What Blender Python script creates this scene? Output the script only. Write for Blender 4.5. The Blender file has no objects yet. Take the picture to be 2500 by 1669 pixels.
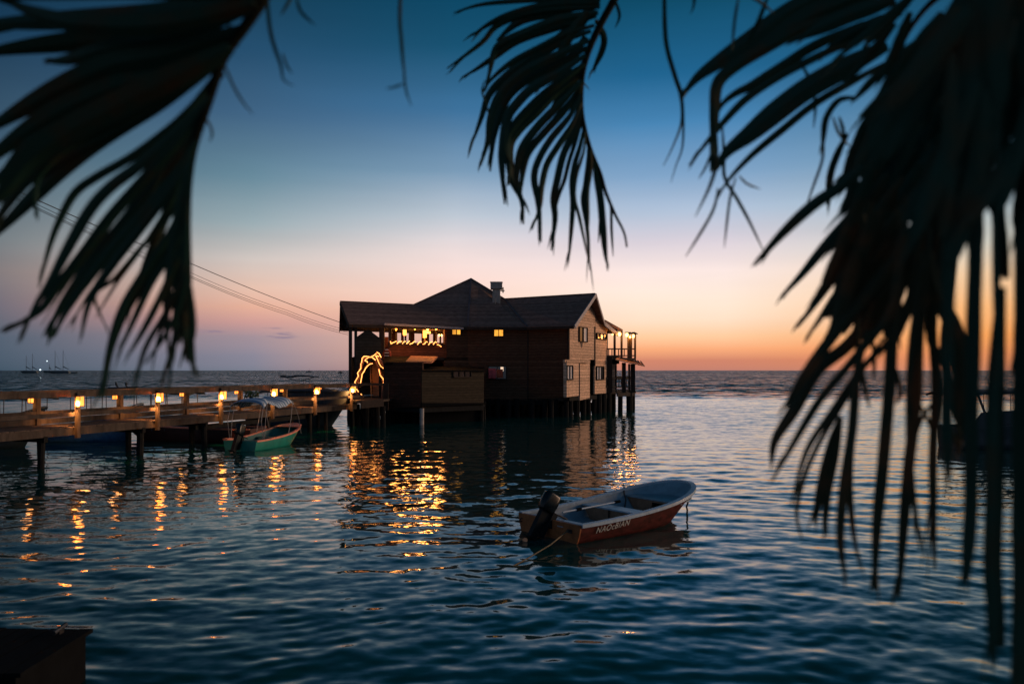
import bpy, math, random
import numpy as np
from mathutils import Vector, Matrix

R = math.radians
sc = bpy.context.scene
C = sc.collection
FPX = 2500 * 28.0 / 36.0          # focal length in photograph pixels
CAMH = 3.3                        # eye height above the water
HZ = 903.6                        # row of the horizon in the photograph

# ------------------------------------------------------------------ camera
cam = bpy.data.cameras.new('camera')
cam.lens = 28; cam.sensor_width = 36
cam.shift_y = 69.1 / 2500
cam.clip_start = 0.05; cam.clip_end = 30000
cam.dof.use_dof = True; cam.dof.focus_distance = 42; cam.dof.aperture_fstop = 1.5
cam.dof.aperture_blades = 9
co = bpy.data.objects.new('camera', cam); C.objects.link(co)
co.location = (0, 0, CAMH); co.rotation_euler = (R(90), 0, 0)
sc.camera = co
sc.view_settings.view_transform = 'Standard'
sc.view_settings.look = 'None'
sc.view_settings.exposure = 0
sc.view_settings.gamma = 1

# ------------------------------------------------------------------ world: afterglow sky
def lin(c):
    out = []
    for v in c:
        v = v / 255.0
        out.append(v / 12.92 if v <= 0.04045 else ((v + 0.055) / 1.055) ** 2.4)
    return out

w = bpy.data.worlds.new('World'); sc.world = w; w.use_nodes = True
nt = w.node_tree; nt.nodes.clear()
def N(t, **k):
    n = nt.nodes.new(t)
    for a, b in k.items(): setattr(n, a, b)
    return n
def math_(op, a, b=None, clamp=False):
    n = N('ShaderNodeMath', operation=op); n.use_clamp = clamp
    for i, v in enumerate((a, b)):
        if v is None: continue
        if isinstance(v, (int, float)): n.inputs[i].default_value = v
        else: nt.links.new(v, n.inputs[i])
    return n.outputs[0]
def maprange(v, a, b, smooth=True):
    n = N('ShaderNodeMapRange'); n.interpolation_type = 'SMOOTHSTEP' if smooth else 'LINEAR'
    nt.links.new(v, n.inputs['Value'])
    n.inputs['From Min'].default_value = a; n.inputs['From Max'].default_value = b
    return n.outputs['Result']
tc = N('ShaderNodeTexCoord')
sep = N('ShaderNodeSeparateXYZ'); nt.links.new(tc.outputs['Generated'], sep.inputs[0])
elev = math_('MULTIPLY', math_('ARCSINE', sep.outputs['Z']), 180 / math.pi)
az = math_('MULTIPLY', math_('ARCTAN2', sep.outputs['X'], sep.outputs['Y']), 180 / math.pi)
epos = math_('DIVIDE', elev, 90.0, clamp=True)
epos = math_('POWER', epos, 0.5)                    # more room for the stops near the horizon
def ramp(stops):
    n = N('ShaderNodeValToRGB'); cr = n.color_ramp
    cr.interpolation = 'LINEAR'
    while len(cr.elements) > 1: cr.elements.remove(cr.elements[-1])
    for i, (e, c) in enumerate(stops):
        p = math.sqrt(e / 90.0)
        el = cr.elements[0] if i == 0 else cr.elements.new(p)
        el.position = p; el.color = (*lin(c), 1)
    nt.links.new(epos, n.inputs[0])
    return n.outputs[0]
rLL = ramp([(0,(62,82,98)),(2,(80,95,112)),(4,(112,108,120)),(6,(128,120,122)),(8,(112,122,128)),(11,(85,106,120)),(14,(58,86,108)),
            (20,(20,56,84)),(25,(6,38,56)),(35,(2,26,38)),(90,(2,20,26))])
rL = ramp([(0,(118,124,140)),(1,(135,132,148)),(2.3,(162,143,152)),(3.3,(206,156,150)),(4.3,(228,174,152)),(5.6,(228,190,172)),
           (7.5,(208,196,190)),(10,(152,170,177)),(13,(102,136,154)),(17,(62,98,130)),(21,(34,76,108)),(25,(14,56,80)),(35,(3,36,50)),(90,(2,24,30))])
rC = ramp([(0,(196,138,124)),(1.5,(240,180,152)),(3.6,(242,192,168)),(5,(250,212,196)),(6.5,(250,218,208)),(8.5,(238,220,218)),(11,(190,200,212)),
           (14,(120,152,180)),(18,(60,112,154)),(22,(20,80,112)),(25,(6,68,98)),(35,(2,42,56)),(90,(2,26,32))])
rR = ramp([(0,(188,126,112)),(0.7,(210,134,108)),(1.5,(249,172,124)),(2.4,(254,204,160)),(3.6,(255,226,200)),(5,(255,233,215)),(7,(251,231,226)),
           (9,(216,207,217)),(11,(176,192,214)),(13.5,(126,162,198)),(17,(68,130,178)),(20,(28,98,142)),(25,(4,70,98)),(35,(1,46,64)),(60,(1,30,40)),(90,(2,26,32))])
rRR = ramp([(0,(196,130,104)),(1,(228,142,92)),(2.2,(246,162,92)),(4,(248,184,124)),(6,(238,200,160)),(8,(208,206,194)),(11,(156,180,194)),(14,(104,144,172)),(20,(30,88,122)),(25,(4,60,88)),(35,(1,40,54)),(90,(2,26,32))])
rB = ramp([(0,(122,130,142)),(8,(114,124,142)),(20,(84,108,132)),(40,(48,78,108)),(90,(24,54,80))])
def mix(f, a, b):
    n = N('ShaderNodeMix', data_type='RGBA')
    nt.links.new(f, n.inputs[0]); nt.links.new(a, n.inputs[6]); nt.links.new(b, n.inputs[7])
    return n.outputs[2]
s = mix(maprange(az, -33, -18, False), rLL, rL)
s = mix(maprange(az, -18, -4, False), s, rC)
s = mix(maprange(az, -5, 9, False), s, rR)
s = mix(maprange(az, 15, 29, False), s, rRR)
s = mix(maprange(az, 70, 150), s, rB)
s = mix(maprange(math_('MULTIPLY', az, -1), 50, 110), s, rB)
# thin evening cloud bars low on the left
cv = N('ShaderNodeCombineXYZ')
nt.links.new(math_('MULTIPLY', az, 0.45), cv.inputs[0]); nt.links.new(math_('MULTIPLY', elev, 3.4), cv.inputs[1])
nz = N('ShaderNodeTexNoise'); nz.inputs['Scale'].default_value = 1.0; nz.inputs['Detail'].default_value = 5
nt.links.new(cv.outputs[0], nz.inputs['Vector'])
def blob(a0, e0, sa, se):
    da = math_('DIVIDE', math_('SUBTRACT', az, a0), sa); de = math_('DIVIDE', math_('SUBTRACT', elev, e0), se)
    rr = math_('SQRT', math_('ADD', math_('MULTIPLY', da, da), math_('MULTIPLY', de, de)))
    return math_('SUBTRACT', 1.0, rr, clamp=True)
bl = math_('MAXIMUM', blob(-16.1, 2.42, 1.5, .38), math_('MULTIPLY', blob(-20.6, 2.62, 2.0, .24), .7))
bl = math_('MAXIMUM', bl, math_('MULTIPLY', blob(-16.5, 2.86, 1.6, .16), .6))
cm = math_('MULTIPLY', bl, maprange(nz.outputs[0], .35, .75), clamp=True)
cm = math_('MULTIPLY', maprange(cm, .03, .38), .85)
cv2 = N('ShaderNodeCombineXYZ')
nt.links.new(math_('MULTIPLY', az, 0.05), cv2.inputs[0]); nt.links.new(math_('MULTIPLY', elev, 0.5), cv2.inputs[1])
nz2 = N('ShaderNodeTexNoise'); nz2.inputs['Scale'].default_value = 1.0; nz2.inputs['Detail'].default_value = 6
nt.links.new(cv2.outputs[0], nz2.inputs['Vector'])
hz_ = math_('ADD', math_('MULTIPLY', nz2.outputs[0], .16), .94)       # faint uneven haze
mm_ = N('ShaderNodeMix', data_type='RGBA', blend_type='MULTIPLY'); mm_.inputs[0].default_value = 1
nt.links.new(s, mm_.inputs[6]); nt.links.new(hz_, mm_.inputs[7]); s = mm_.outputs[2]
rgb = N('ShaderNodeRGB'); rgb.outputs[0].default_value = (*lin((142, 126, 146)), 1)
s = mix(cm, s, rgb.outputs[0])
bg = N('ShaderNodeBackground'); bg.inputs[1].default_value = 1.0
nt.links.new(s, bg.inputs[0])
sky = N('ShaderNodeTexSky', sky_type='NISHITA'); sky.sun_disc = False
sky.sun_elevation = R(0.5); sky.sun_rotation = R(68)
bg2 = N('ShaderNodeBackground'); bg2.inputs[1].default_value = 0.006
nt.links.new(sky.outputs[0], bg2.inputs[0])
ad = N('ShaderNodeAddShader'); nt.links.new(bg.outputs[0], ad.inputs[0]); nt.links.new(bg2.outputs[0], ad.inputs[1])
wo = N('ShaderNodeOutputWorld'); nt.links.new(ad.outputs[0], wo.inputs[0])

# very soft warm sun lamp, added right of the afterglow to brighten the end wall
sun = bpy.data.lights.new('sun', 'SUN'); sun.energy = 1.75; sun.angle = R(24); sun.color = (1, .62, .4)
so = bpy.data.objects.new('sun', sun); C.objects.link(so)
sd = Vector((math.sin(R(78)), math.cos(R(78)), math.tan(R(9))))
so.rotation_euler = sd.to_track_quat('Z', 'Y').to_euler()

# ------------------------------------------------------------------ helpers
def tag(o, label=None, cat=None, group=None, kind=None):
    if label: o['label'] = label
    if cat: o['category'] = cat
    if group: o['group'] = group
    if kind: o['kind'] = kind
    return o
def empty(name, loc, label, cat, group=None, rz=0):
    o = bpy.data.objects.new(name, None); C.objects.link(o)
    o.location = loc; o.rotation_euler = (0, 0, rz); o.empty_display_size = .3
    return tag(o, label, cat, group)
def V(*a): return Vector(a)
def P(px, py, d):
    """point at distance d in front of the eye that the photograph shows at px, py"""
    return Vector(((px - 1250) / FPX * d, d, CAMH + (HZ - py) / FPX * d))
def onplan(A, B, px, py=None, z=None, off=0.0):
    """point on the vertical plane through plan points A-B seen in column px"""
    k = (px - 1250) / FPX
    ax, ay = A; bx, by = B
    n = Vector((-(by - ay), bx - ax)).normalized()
    if n.y > 0: n = -n                              # outward = towards the shore
    ax += n.x * off; ay += n.y * off; bx += n.x * off; by += n.y * off
    t = (ax - k * ay) / (k * (by - ay) - (bx - ax))
    x = ax + t * (bx - ax); y = ay + t * (by - ay)
    if z is None: z = CAMH + (HZ - py) / FPX * y
    return Vector((x, y, z))

class MB:
    def __init__(s): s.v = []; s.f = []
    def add(s, vs, fs):
        o = len(s.v); s.v += [tuple(v) for v in vs]; s.f += [tuple(i + o for i in f) for f in fs]; return s
    def box(s, c, size, rz=0.0, ax=None):
        sx, sy, sz = [k / 2 for k in size]
        m = Matrix.Rotation(rz, 3, 'Z') if ax is None else ax
        vs = [Vector(c) + m @ Vector((x * sx, y * sy, z * sz)) for z in (-1, 1) for x, y in ((-1, -1), (1, -1), (1, 1), (-1, 1))]
        return s.add(vs, [(3, 2, 1, 0), (4, 5, 6, 7), (0, 1, 5, 4), (1, 2, 6, 5), (2, 3, 7, 6), (3, 0, 4, 7)])
    def beam(s, p, q, w_, h, up=(0, 0, 1)):
        p = Vector(p); q = Vector(q); d = (q - p); L = d.length
        if L < 1e-6: return s
        d /= L; u = Vector(up)
        if abs(d.dot(u)) > .98: u = Vector((0, 1, 0)) if abs(d.y) < .9 else Vector((1, 0, 0))
        x = d.cross(u).normalized(); y = x.cross(d)
        m = Matrix((x, d, y)).transposed()
        return s.box((p + q) / 2, (w_, L, h), ax=m)
    def tube(s, pts, r, n=8, cap=True):
        pts = [Vector(p) for p in pts]
        rs = r if isinstance(r, (list, tuple)) else [r] * len(pts)
        rings = []; prev = None
        for i, p in enumerate(pts):
            a = pts[max(i - 1, 0)]; b = pts[min(i + 1, len(pts) - 1)]
            d = (b - a); d = d.normalized() if d.length > 1e-9 else Vector((0, 0, 1))
            if prev is None:
                u = Vector((0, 0, 1)) if abs(d.z) < .9 else Vector((1, 0, 0))
                x = d.cross(u).normalized()
            else:
                x = (prev - d * prev.dot(d)); x = x.normalized() if x.length > 1e-6 else d.orthogonal().normalized()
            prev = x; y = d.cross(x)
            rings.append([p + (x * math.cos(2 * math.pi * k / n) + y * math.sin(2 * math.pi * k / n)) * rs[i] for k in range(n)])
        vs = [v for rg in rings for v in rg]; fs = []
        for i in range(len(pts) - 1):
            for k in range(n):
                a = i * n + k; b = i * n + (k + 1) % n
                fs.append((a, b, b + n, a + n))
        if cap:
            fs.append(tuple(range(n))[::-1]); fs.append(tuple(range((len(pts) - 1) * n, len(pts) * n)))
        return s.add(vs, fs)
    def slab(s, pts, th):
        """polygon with thickness th (a vector)"""
        pts = [Vector(p) for p in pts]; th = Vector(th); n = len(pts)
        vs = pts + [p + th for p in pts]
        fs = [tuple(range(n)), tuple(range(2 * n - 1, n - 1, -1))]
        fs += [(i, i + n, (i + 1) % n + n, (i + 1) % n) for i in range(n)]
        return s.add(vs, fs)
    def lathe(s, prof, c=(0, 0, 0), n=12, m=None):
        vs = []; fs = []
        m = m or Matrix.Identity(3)
        for r_, z in prof:
            for k in range(n):
                a = 2 * math.pi * k / n
                vs.append(Vector(c) + m @ Vector((r_ * math.cos(a), r_ * math.sin(a), z)))
        for i in range(len(prof) - 1):
            for k in range(n):
                a = i * n + k; b = i * n + (k + 1) % n
                fs.append((a, b, b + n, a + n))
        fs.append(tuple(range(n))[::-1]); fs.append(tuple(range((len(prof) - 1) * n, len(prof) * n)))
        return s.add(vs, fs)
    def build(s, name, mat, parent=None, world=True, smooth=False, bevel=0):
        me = bpy.data.meshes.new(name)
        org = Vector((0, 0, 0))
        if parent is not None and world:
            r = parent
            while r.parent: r = r.parent
            org = Vector(r.location)
        me.from_pydata([tuple(Vector(v) - org) for v in s.v], [], s.f)
        me.materials.append(mat)
        import bmesh
        bm = bmesh.new(); bm.from_mesh(me)
        bmesh.ops.recalc_face_normals(bm, faces=bm.faces)
        bm.to_mesh(me); bm.free()
        o = bpy.data.objects.new(name, me); C.objects.link(o)
        if parent is not None: o.parent = parent
        if smooth:
            me.polygons.foreach_set('use_smooth', [True] * len(me.polygons))
        if bevel:
            b = o.modifiers.new('bevel', 'BEVEL'); b.width = bevel; b.segments = 2; b.limit_method = 'ANGLE'; b.angle_limit = R(35)
        return o
def children(o): return [c for c in list(o.children)]
def copy_tree(o, parent=None):
    c = o.copy(); C.objects.link(c); c.parent = parent
    for ch in children(o):
        if ch.type != 'LIGHT': copy_tree(ch, c)
    return c

# ------------------------------------------------------------------ materials
def newmat(name):
    m = bpy.data.materials.new(name); m.use_nodes = True
    t = m.node_tree; b = t.nodes['Principled BSDF']
    return m, t, b
def noise_mul(t, col, scale=6, lo=.6, hi=1.3, stretch=(1, 1, 1), detail=5):
    """colour times a noise: real stains and grain"""
    g = t.nodes.new('ShaderNodeNewGeometry')
    mp = t.nodes.new('ShaderNodeMapping'); mp.inputs['Scale'].default_value = stretch
    t.links.new(g.outputs['Position'], mp.inputs[0])
    n = t.nodes.new('ShaderNodeTexNoise'); n.inputs['Scale'].default_value = scale; n.inputs['Detail'].default_value = detail
    n.inputs['Roughness'].default_value = .65
    t.links.new(mp.outputs[0], n.inputs['Vector'])
    r = t.nodes.new('ShaderNodeMapRange'); r.inputs['From Min'].default_value = .3; r.inputs['From Max'].default_value = .7
    r.inputs['To Min'].default_value = lo; r.inputs['To Max'].default_value = hi
    t.links.new(n.outputs[0], r.inputs[0])
    mx = t.nodes.new('ShaderNodeMix'); mx.data_type = 'RGBA'; mx.blend_type = 'MULTIPLY'; mx.inputs[0].default_value = 1
    if isinstance(col, (tuple, list)): mx.inputs[6].default_value = (*col, 1)
    else: t.links.new(col, mx.inputs[6])
    t.links.new(r.outputs[0], mx.inputs[7])
    return mx.outputs[2], n.outputs[0]
def plain(name, col, rough=.6, metal=0.0, scale=5, lo=.7, hi=1.25, stretch=(1, 1, 1), bump=.0, spec=.5):
    m, t, b = newmat(name)
    c, n = noise_mul(t, col, scale, lo, hi, stretch)
    t.links.new(c, b.inputs['Base Color'])
    b.inputs['Roughness'].default_value = rough; b.inputs['Metallic'].default_value = metal
    b.inputs['Specular IOR Level'].default_value = spec
    if bump:
        bp = t.nodes.new('ShaderNodeBump'); bp.inputs['Strength'].default_value = .6; bp.inputs['Distance'].default_value = bump
        t.links.new(n, bp.inputs['Height']); t.links.new(bp.outputs[0], b.inputs['Normal'])
    return m
def siding(name, col, pitch=.2, rough=.75, line=.35, axis='Z'):
    """horizontal lapped boards, each a little different, with grain"""
    m, t, b = newmat(name)
    g = t.nodes.new('ShaderNodeNewGeometry'); sp = t.nodes.new('ShaderNodeSeparateXYZ')
    t.links.new(g.outputs['Position'], sp.inputs[0])
    def mt(op, a, b_=None):
        n = t.nodes.new('ShaderNodeMath'); n.operation = op
        for i, v in enumerate((a, b_)):
            if v is None: continue
            if isinstance(v, (int, float)): n.inputs[i].default_value = v
            else: t.links.new(v, n.inputs[i])
        return n.outputs[0]
    zz = mt('DIVIDE', sp.outputs[axis], pitch)
    fr = mt('FRACT', zz); fl = mt('FLOOR', zz)
    wn = t.nodes.new('ShaderNodeTexWhiteNoise'); wn.noise_dimensions = '1D'; t.links.new(fl, wn.inputs['W'])
    c, n = noise_mul(t, col, 3.0, .55, 1.35, (1, 1, 5), 6)
    k = mt('ADD', mt('MULTIPLY', wn.outputs[0], .4), .8)
    edge = mt('LESS_THAN', fr, .14)
    k = mt('MULTIPLY', k, mt('SUBTRACT', 1.0, mt('MULTIPLY', edge, 1 - line)))
    mx = t.nodes.new('ShaderNodeMix'); mx.data_type = 'RGBA'; mx.blend_type = 'MULTIPLY'; mx.inputs[0].default_value = 1
    t.links.new(c, mx.inputs[6]); t.links.new(k, mx.inputs[7]); t.links.new(mx.outputs[2], b.inputs['Base Color'])
    h = mt('ADD', mt('MULTIPLY', mt('SUBTRACT', 1.0, fr), .7), mt('MULTIPLY', n, .3))
    bp = t.nodes.new('ShaderNodeBump'); bp.inputs['Distance'].default_value = .02; bp.inputs['Strength'].default_value = .8
    t.links.new(h, bp.inputs['Height']); t.links.new(bp.outputs[0], b.inputs['Normal'])
    b.inputs['Roughness'].default_value = rough; b.inputs['Specular IOR Level'].default_value = .12
    return m
def glow(name, col, strength, vary=0.0):
    m, t, b = newmat(name)
    b.inputs['Base Color'].default_value = (*col, 1)
    b.inputs['Emission Color'].default_value = (*col, 1)
    b.inputs['Emission Strength'].default_value = strength
    if vary:
        c, n = noise_mul(t, col, 3.0, 1 - vary, 1 + vary)
        t.links.new(c, b.inputs['Emission Color'])
    return m

M = {}
M['side_dark'] = siding('brown stained siding', (.095, .050, .030), .2, line=.5)
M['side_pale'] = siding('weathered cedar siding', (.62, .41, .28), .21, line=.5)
M['side_olive'] = siding('olive painted boards', (.034, .026, .016), .17, line=.55)
M['side_red'] = siding('reddish boards', (.16, .055, .028), .18, line=.5)
M['side_wine'] = siding('dark wine red boards', (.060, .026, .016), .18, line=.6)
M['wall_shade'] = siding('black boards', (.022, .026, .026), .2, line=.6)
M['roof'] = siding('dark roof shingles', (.19, .12, .10), .115, rough=.85, line=.75)
M['tin'] = plain('lamplit corrugated tin', (.55, .20, .09), .7, .0, 4, .6, 1.3)  # orange of the lamplight on the awning put into the base colour
M['fascia'] = plain('pale fascia board', (.30, .27, .28), .6)
M['trim_dark'] = plain('dark trim wood', (.036, .027, .022), .8, spec=.15)
M['timber'] = plain('weathered timber', (.050, .040, .033), .8, 0, 4, .45, 1.6, (1, 1, .25), .01, spec=.15)
M['deck'] = plain('deck boards', (.075, .056, .045), .8, 0, 5, .4, 1.6, (1, 1, 1), .01, spec=.15)
M['pile'] = plain('wet dark piles', (.012, .013, .013), .8, 0, 6, .5, 1.4, (1, 1, .3), .01, spec=.08)
M['pile_pale'] = plain('pale concrete pile', (.34, .32, .30), .8)
M['dark'] = plain('near black matte', (.005, .006, .007), .9, spec=.05)
M['iron'] = plain('dark metal', (.04, .04, .042), .4, .6)
M['chimney'] = plain('grey metal flue', (.30, .27, .24), .6, .1)
M['lamp_glass'] = glow('lantern glass', (1, .27, .04), 2.6, .35)
M['bulb'] = glow('bulb', (1, .44, .12), 7)
M['shade_glow'] = glow('lit shade', (1, .38, .07), 2.8, .3)
M['rope'] = glow('rope light', (1, .33, .08), 3.8, .35)
M['win_yellow'] = glow('lit window', (1, .42, .05), 1.1, .4)
M['mast_light'] = glow('anchor light', (.8, .95, 1), 6)
M['glass'] = plain('window glass', (.02, .025, .03), .06, 0, 2, .9, 1.1, spec=1.0)
M['glass_pale'] = plain('pale louvre glass', (.55, .56, .60), .25, 0, 3, .8, 1.1)
M['hull_red'] = plain('worn red hull paint', (.062, .011, .009), .55, 0, 4, .35, 1.7, (1, 1, 2.5), spec=.15)
M['hull_orange'] = plain('orange brown transom paint', (.30, .105, .038), .55, 0, 4, .55, 1.35, spec=.2)
M['boat_inside'] = plain('pale blue grey boat inside', (.15, .25, .32), .5, 0, 5, .75, 1.15)
M['boat_rim'] = plain('worn white gunwale', (.27, .39, .49), .42, 0, 9, .75, 1.15)
M['box_brown'] = plain('brown seat box', (.20, .11, .065), .6)
M['green'] = plain('green hull paint', (.010, .20, .155), .4, 0, 3, .7, 1.2)
M['green_in'] = plain('green boat inside', (.008, .15, .14), .5, 0, 3, .7, 1.2)
M['salmon'] = plain('salmon gunwale paint', (.62, .21, .13), .5)
M['yellow'] = plain('faded yellow paint', (.42, .33, .10), .5)
M['blue'] = plain('blue hull paint', (.035, .14, .32), .4)
M['navy'] = plain('dark navy paint', (.012, .030, .045), .5)
M['dkred'] = plain('dark red hull', (.045, .011, .009), .45)
M['canvas_dk'] = plain('dark canvas', (.020, .034, .045), .8)
M['pole'] = plain('thin grey pole', (.25, .24, .24), .4, .4)
M['pole_dk'] = plain('thin dark pole', (.05, .055, .06), .4, .3)
M['cowl'] = plain('black motor cowling', (.004, .009, .011), .25, 0, 2, .9, 1.1, spec=.25)
M['motor'] = plain('black motor leg', (.006, .010, .012), .5, spec=.12)
M['prop'] = plain('worn brass propeller', (.62, .26, .13), .35, .3)
M['white'] = plain('white paint', (.72, .74, .74), .5)
M['letter'] = plain('white lettering', (.42, .44, .40), .6)
M['pink'] = plain('pink cloth', (.62, .10, .11), .9)
M['redcloth'] = plain('brick red cloth', (.42, .085, .04), .9)
M['rope_m'] = plain('pale rope', (.15, .12, .07), .9)
M['rope_dk'] = plain('dark rope', (.03, .03, .03), .9)
M['wire'] = plain('black cable', (.02, .02, .022), .6)
M['yacht'] = plain('far yacht hull', (.05, .075, .09), .5)
M['yacht_mast'] = plain('far yacht mast', (.05, .07, .085), .5)
M['sand'] = plain('dark sand', (.14, .11, .08), .9, 0, 2)
M['trunk'] = plain('palm trunk bark', (.10, .08, .06), .9, 0, 5, .5, 1.3, (1, 1, 4), .02)
M['driftwood'] = plain('grey driftwood', (.22, .11, .07), .8)
M['skin'] = plain('skin in shadow', (.10, .06, .045), .7)
M['shirt'] = plain('dark shirt', (.03, .035, .04), .9)
def leafmat(name, ca, cb):
    m, t, b = newmat(name)
    g = t.nodes.new('ShaderNodeNewGeometry')
    n = t.nodes.new('ShaderNodeTexNoise'); n.inputs['Scale'].default_value = 7; n.inputs['Detail'].default_value = 4
    t.links.new(g.outputs['Position'], n.inputs['Vector'])
    r = t.nodes.new('ShaderNodeValToRGB'); r.color_ramp.elements[0].position = .5; r.color_ramp.elements[1].position = .72
    r.color_ramp.elements[0].color = (*ca, 1); r.color_ramp.elements[1].color = (*cb, 1)
    t.links.new(n.outputs[0], r.inputs[0]); t.links.new(r.outputs[0], b.inputs['Base Color'])
    b.inputs['Roughness'].default_value = .6; b.inputs['Specular IOR Level'].default_value = .15
    return m
M['leaf'] = leafmat('palm leaflet', (.014, .054, .040), (.060, .044, .022))
M['leaf_dry'] = leafmat('drying warm-lit palm leaflet', (.034, .048, .030), (.16, .072, .032))  # brown of drying leaflets, with the warm light on them put in
M['midrib'] = plain('palm midrib', (.008, .011, .007), .9, spec=.1)
def canopy_mat():
    m, t, b = newmat('blue and white striped canvas')
    tcn = t.nodes.new('ShaderNodeTexCoord')
    wv = t.nodes.new('ShaderNodeTexWave'); wv.bands_direction = 'X'; wv.inputs['Scale'].default_value = 1.9; wv.inputs['Distortion'].default_value = .6
    wv.inputs['Detail'].default_value = 1
    t.links.new(tcn.outputs['Object'], wv.inputs['Vector'])
    r = t.nodes.new('ShaderNodeValToRGB'); r.color_ramp.elements[0].position = .42; r.color_ramp.elements[1].position = .58
    r.color_ramp.elements[0].color = (.10, .20, .33, 1); r.color_ramp.elements[1].color = (.42, .52, .62, 1)
    t.links.new(wv.outputs[0], r.inputs[0]); t.links.new(r.outputs[0], b.inputs['Base Color'])
    b.inputs['Roughness'].default_value = .8
    return m
M['canopy'] = canopy_mat()

# ------------------------------------------------------------------ water: one sheet to the horizon
def water_mat():
    m, t, b = newmat('sea water')
    b.inputs['Base Color'].default_value = (.0006, .040, .038, 1)
    b.inputs['Roughness'].default_value = .035; b.inputs['IOR'].default_value = 1.30
    b.inputs['Specular IOR Level'].default_value = .5
    g = t.nodes.new('ShaderNodeNewGeometry')
    L = t.links.new
    def mt(op, a, b_=None, clamp=False):
        n = t.nodes.new('ShaderNodeMath'); n.operation = op; n.use_clamp = clamp
        for i, v in enumerate((a, b_)):
            if v is None: continue
            if isinstance(v, (int, float)): n.inputs[i].default_value = v
            else: L(v, n.inputs[i])
        return n.outputs[0]
    ln = t.nodes.new('ShaderNodeVectorMath'); ln.operation = 'LENGTH'; L(g.outputs['Position'], ln.inputs[0])
    dist = ln.outputs['Value']
    def nz(scale, sx, sy, detail, rot):
        mp = t.nodes.new('ShaderNodeMapping'); mp.inputs['Scale'].default_value = (sx, sy, 1); mp.inputs['Rotation'].default_value = (0, 0, R(rot))
        L(g.outputs['Position'], mp.inputs[0])
        n = t.nodes.new('ShaderNodeTexNoise'); n.inputs['Scale'].default_value = scale; n.inputs['Detail'].default_value = detail
        n.inputs['Roughness'].default_value = .5
        L(mp.outputs[0], n.inputs['Vector']); return n.outputs[0]
    def mr(v, a, b_, c, d):
        n = t.nodes.new('ShaderNodeMapRange'); L(v, n.inputs[0]); n.interpolation_type = 'SMOOTHSTEP'
        for i, x in zip((1, 2, 3, 4), (a, b_, c, d)): n.inputs[i].default_value = x
        return n.outputs[0]
    def tilt(scale, sx, sy, detail, rot, k):
        mp = t.nodes.new('ShaderNodeMapping'); mp.inputs['Scale'].default_value = (sx, sy, 1); mp.inputs['Rotation'].default_value = (0, 0, R(rot))
        L(g.outputs['Position'], mp.inputs[0])
        n = t.nodes.new('ShaderNodeTexNoise'); n.inputs['Scale'].default_value = scale; n.inputs['Detail'].default_value = detail
        n.inputs['Roughness'].default_value = .5; L(mp.outputs[0], n.inputs['Vector'])
        sb = t.nodes.new('ShaderNodeVectorMath'); sb.operation = 'SUBTRACT'; L(n.outputs['Color'], sb.inputs[0]); sb.inputs[1].default_value = (.5, .5, .5)
        ml = t.nodes.new('ShaderNodeVectorMath'); ml.operation = 'MULTIPLY'; L(sb.outputs[0], ml.inputs[0]); ml.inputs[1].default_value = (.85, 1, 0)
        scl = t.nodes.new('ShaderNodeVectorMath'); scl.operation = 'SCALE'; L(ml.outputs[0], scl.inputs[0]); L(k, scl.inputs['Scale'])
        return scl.outputs[0]
    def add(a, b_):
        n = t.nodes.new('ShaderNodeVectorMath'); n.operation = 'ADD'; L(a, n.inputs[0]); L(b_, n.inputs[1]); return n.outputs[0]
    st = nz(.02, .35, 1.6, 3, 2)                       # streaks of wind further out
    kr = mt('MULTIPLY', mr(dist, 84, 125, .0, 2.2), mr(st, .38, .62, .6, 1.2))
    v = add(tilt(5.5, .6, 1, 4, 8, mr(dist, 8, 60, .15, .16)), tilt(1.6, .5, 1, 2, -6, mr(dist, 20, 62, .0, .17)))
    v = add(v, tilt(.9, .4, 1, 3, 4, kr))
    nn = t.nodes.new('ShaderNodeVectorMath'); nn.operation = 'NORMALIZE'; lean = t.nodes.new('ShaderNodeCombineXYZ'); L(mt('SUBTRACT', mt('MULTIPLY', mr(dist, 88, 135, 0, 1), -.21), mr(dist, 22, 60, 0, .048)), lean.inputs[1])   # wind waves lean towards the shore
    L(add(add(g.outputs['Normal'], v), lean.outputs[0]), nn.inputs[0])
    L(nn.outputs[0], b.inputs['Normal'])
    return m
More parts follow.
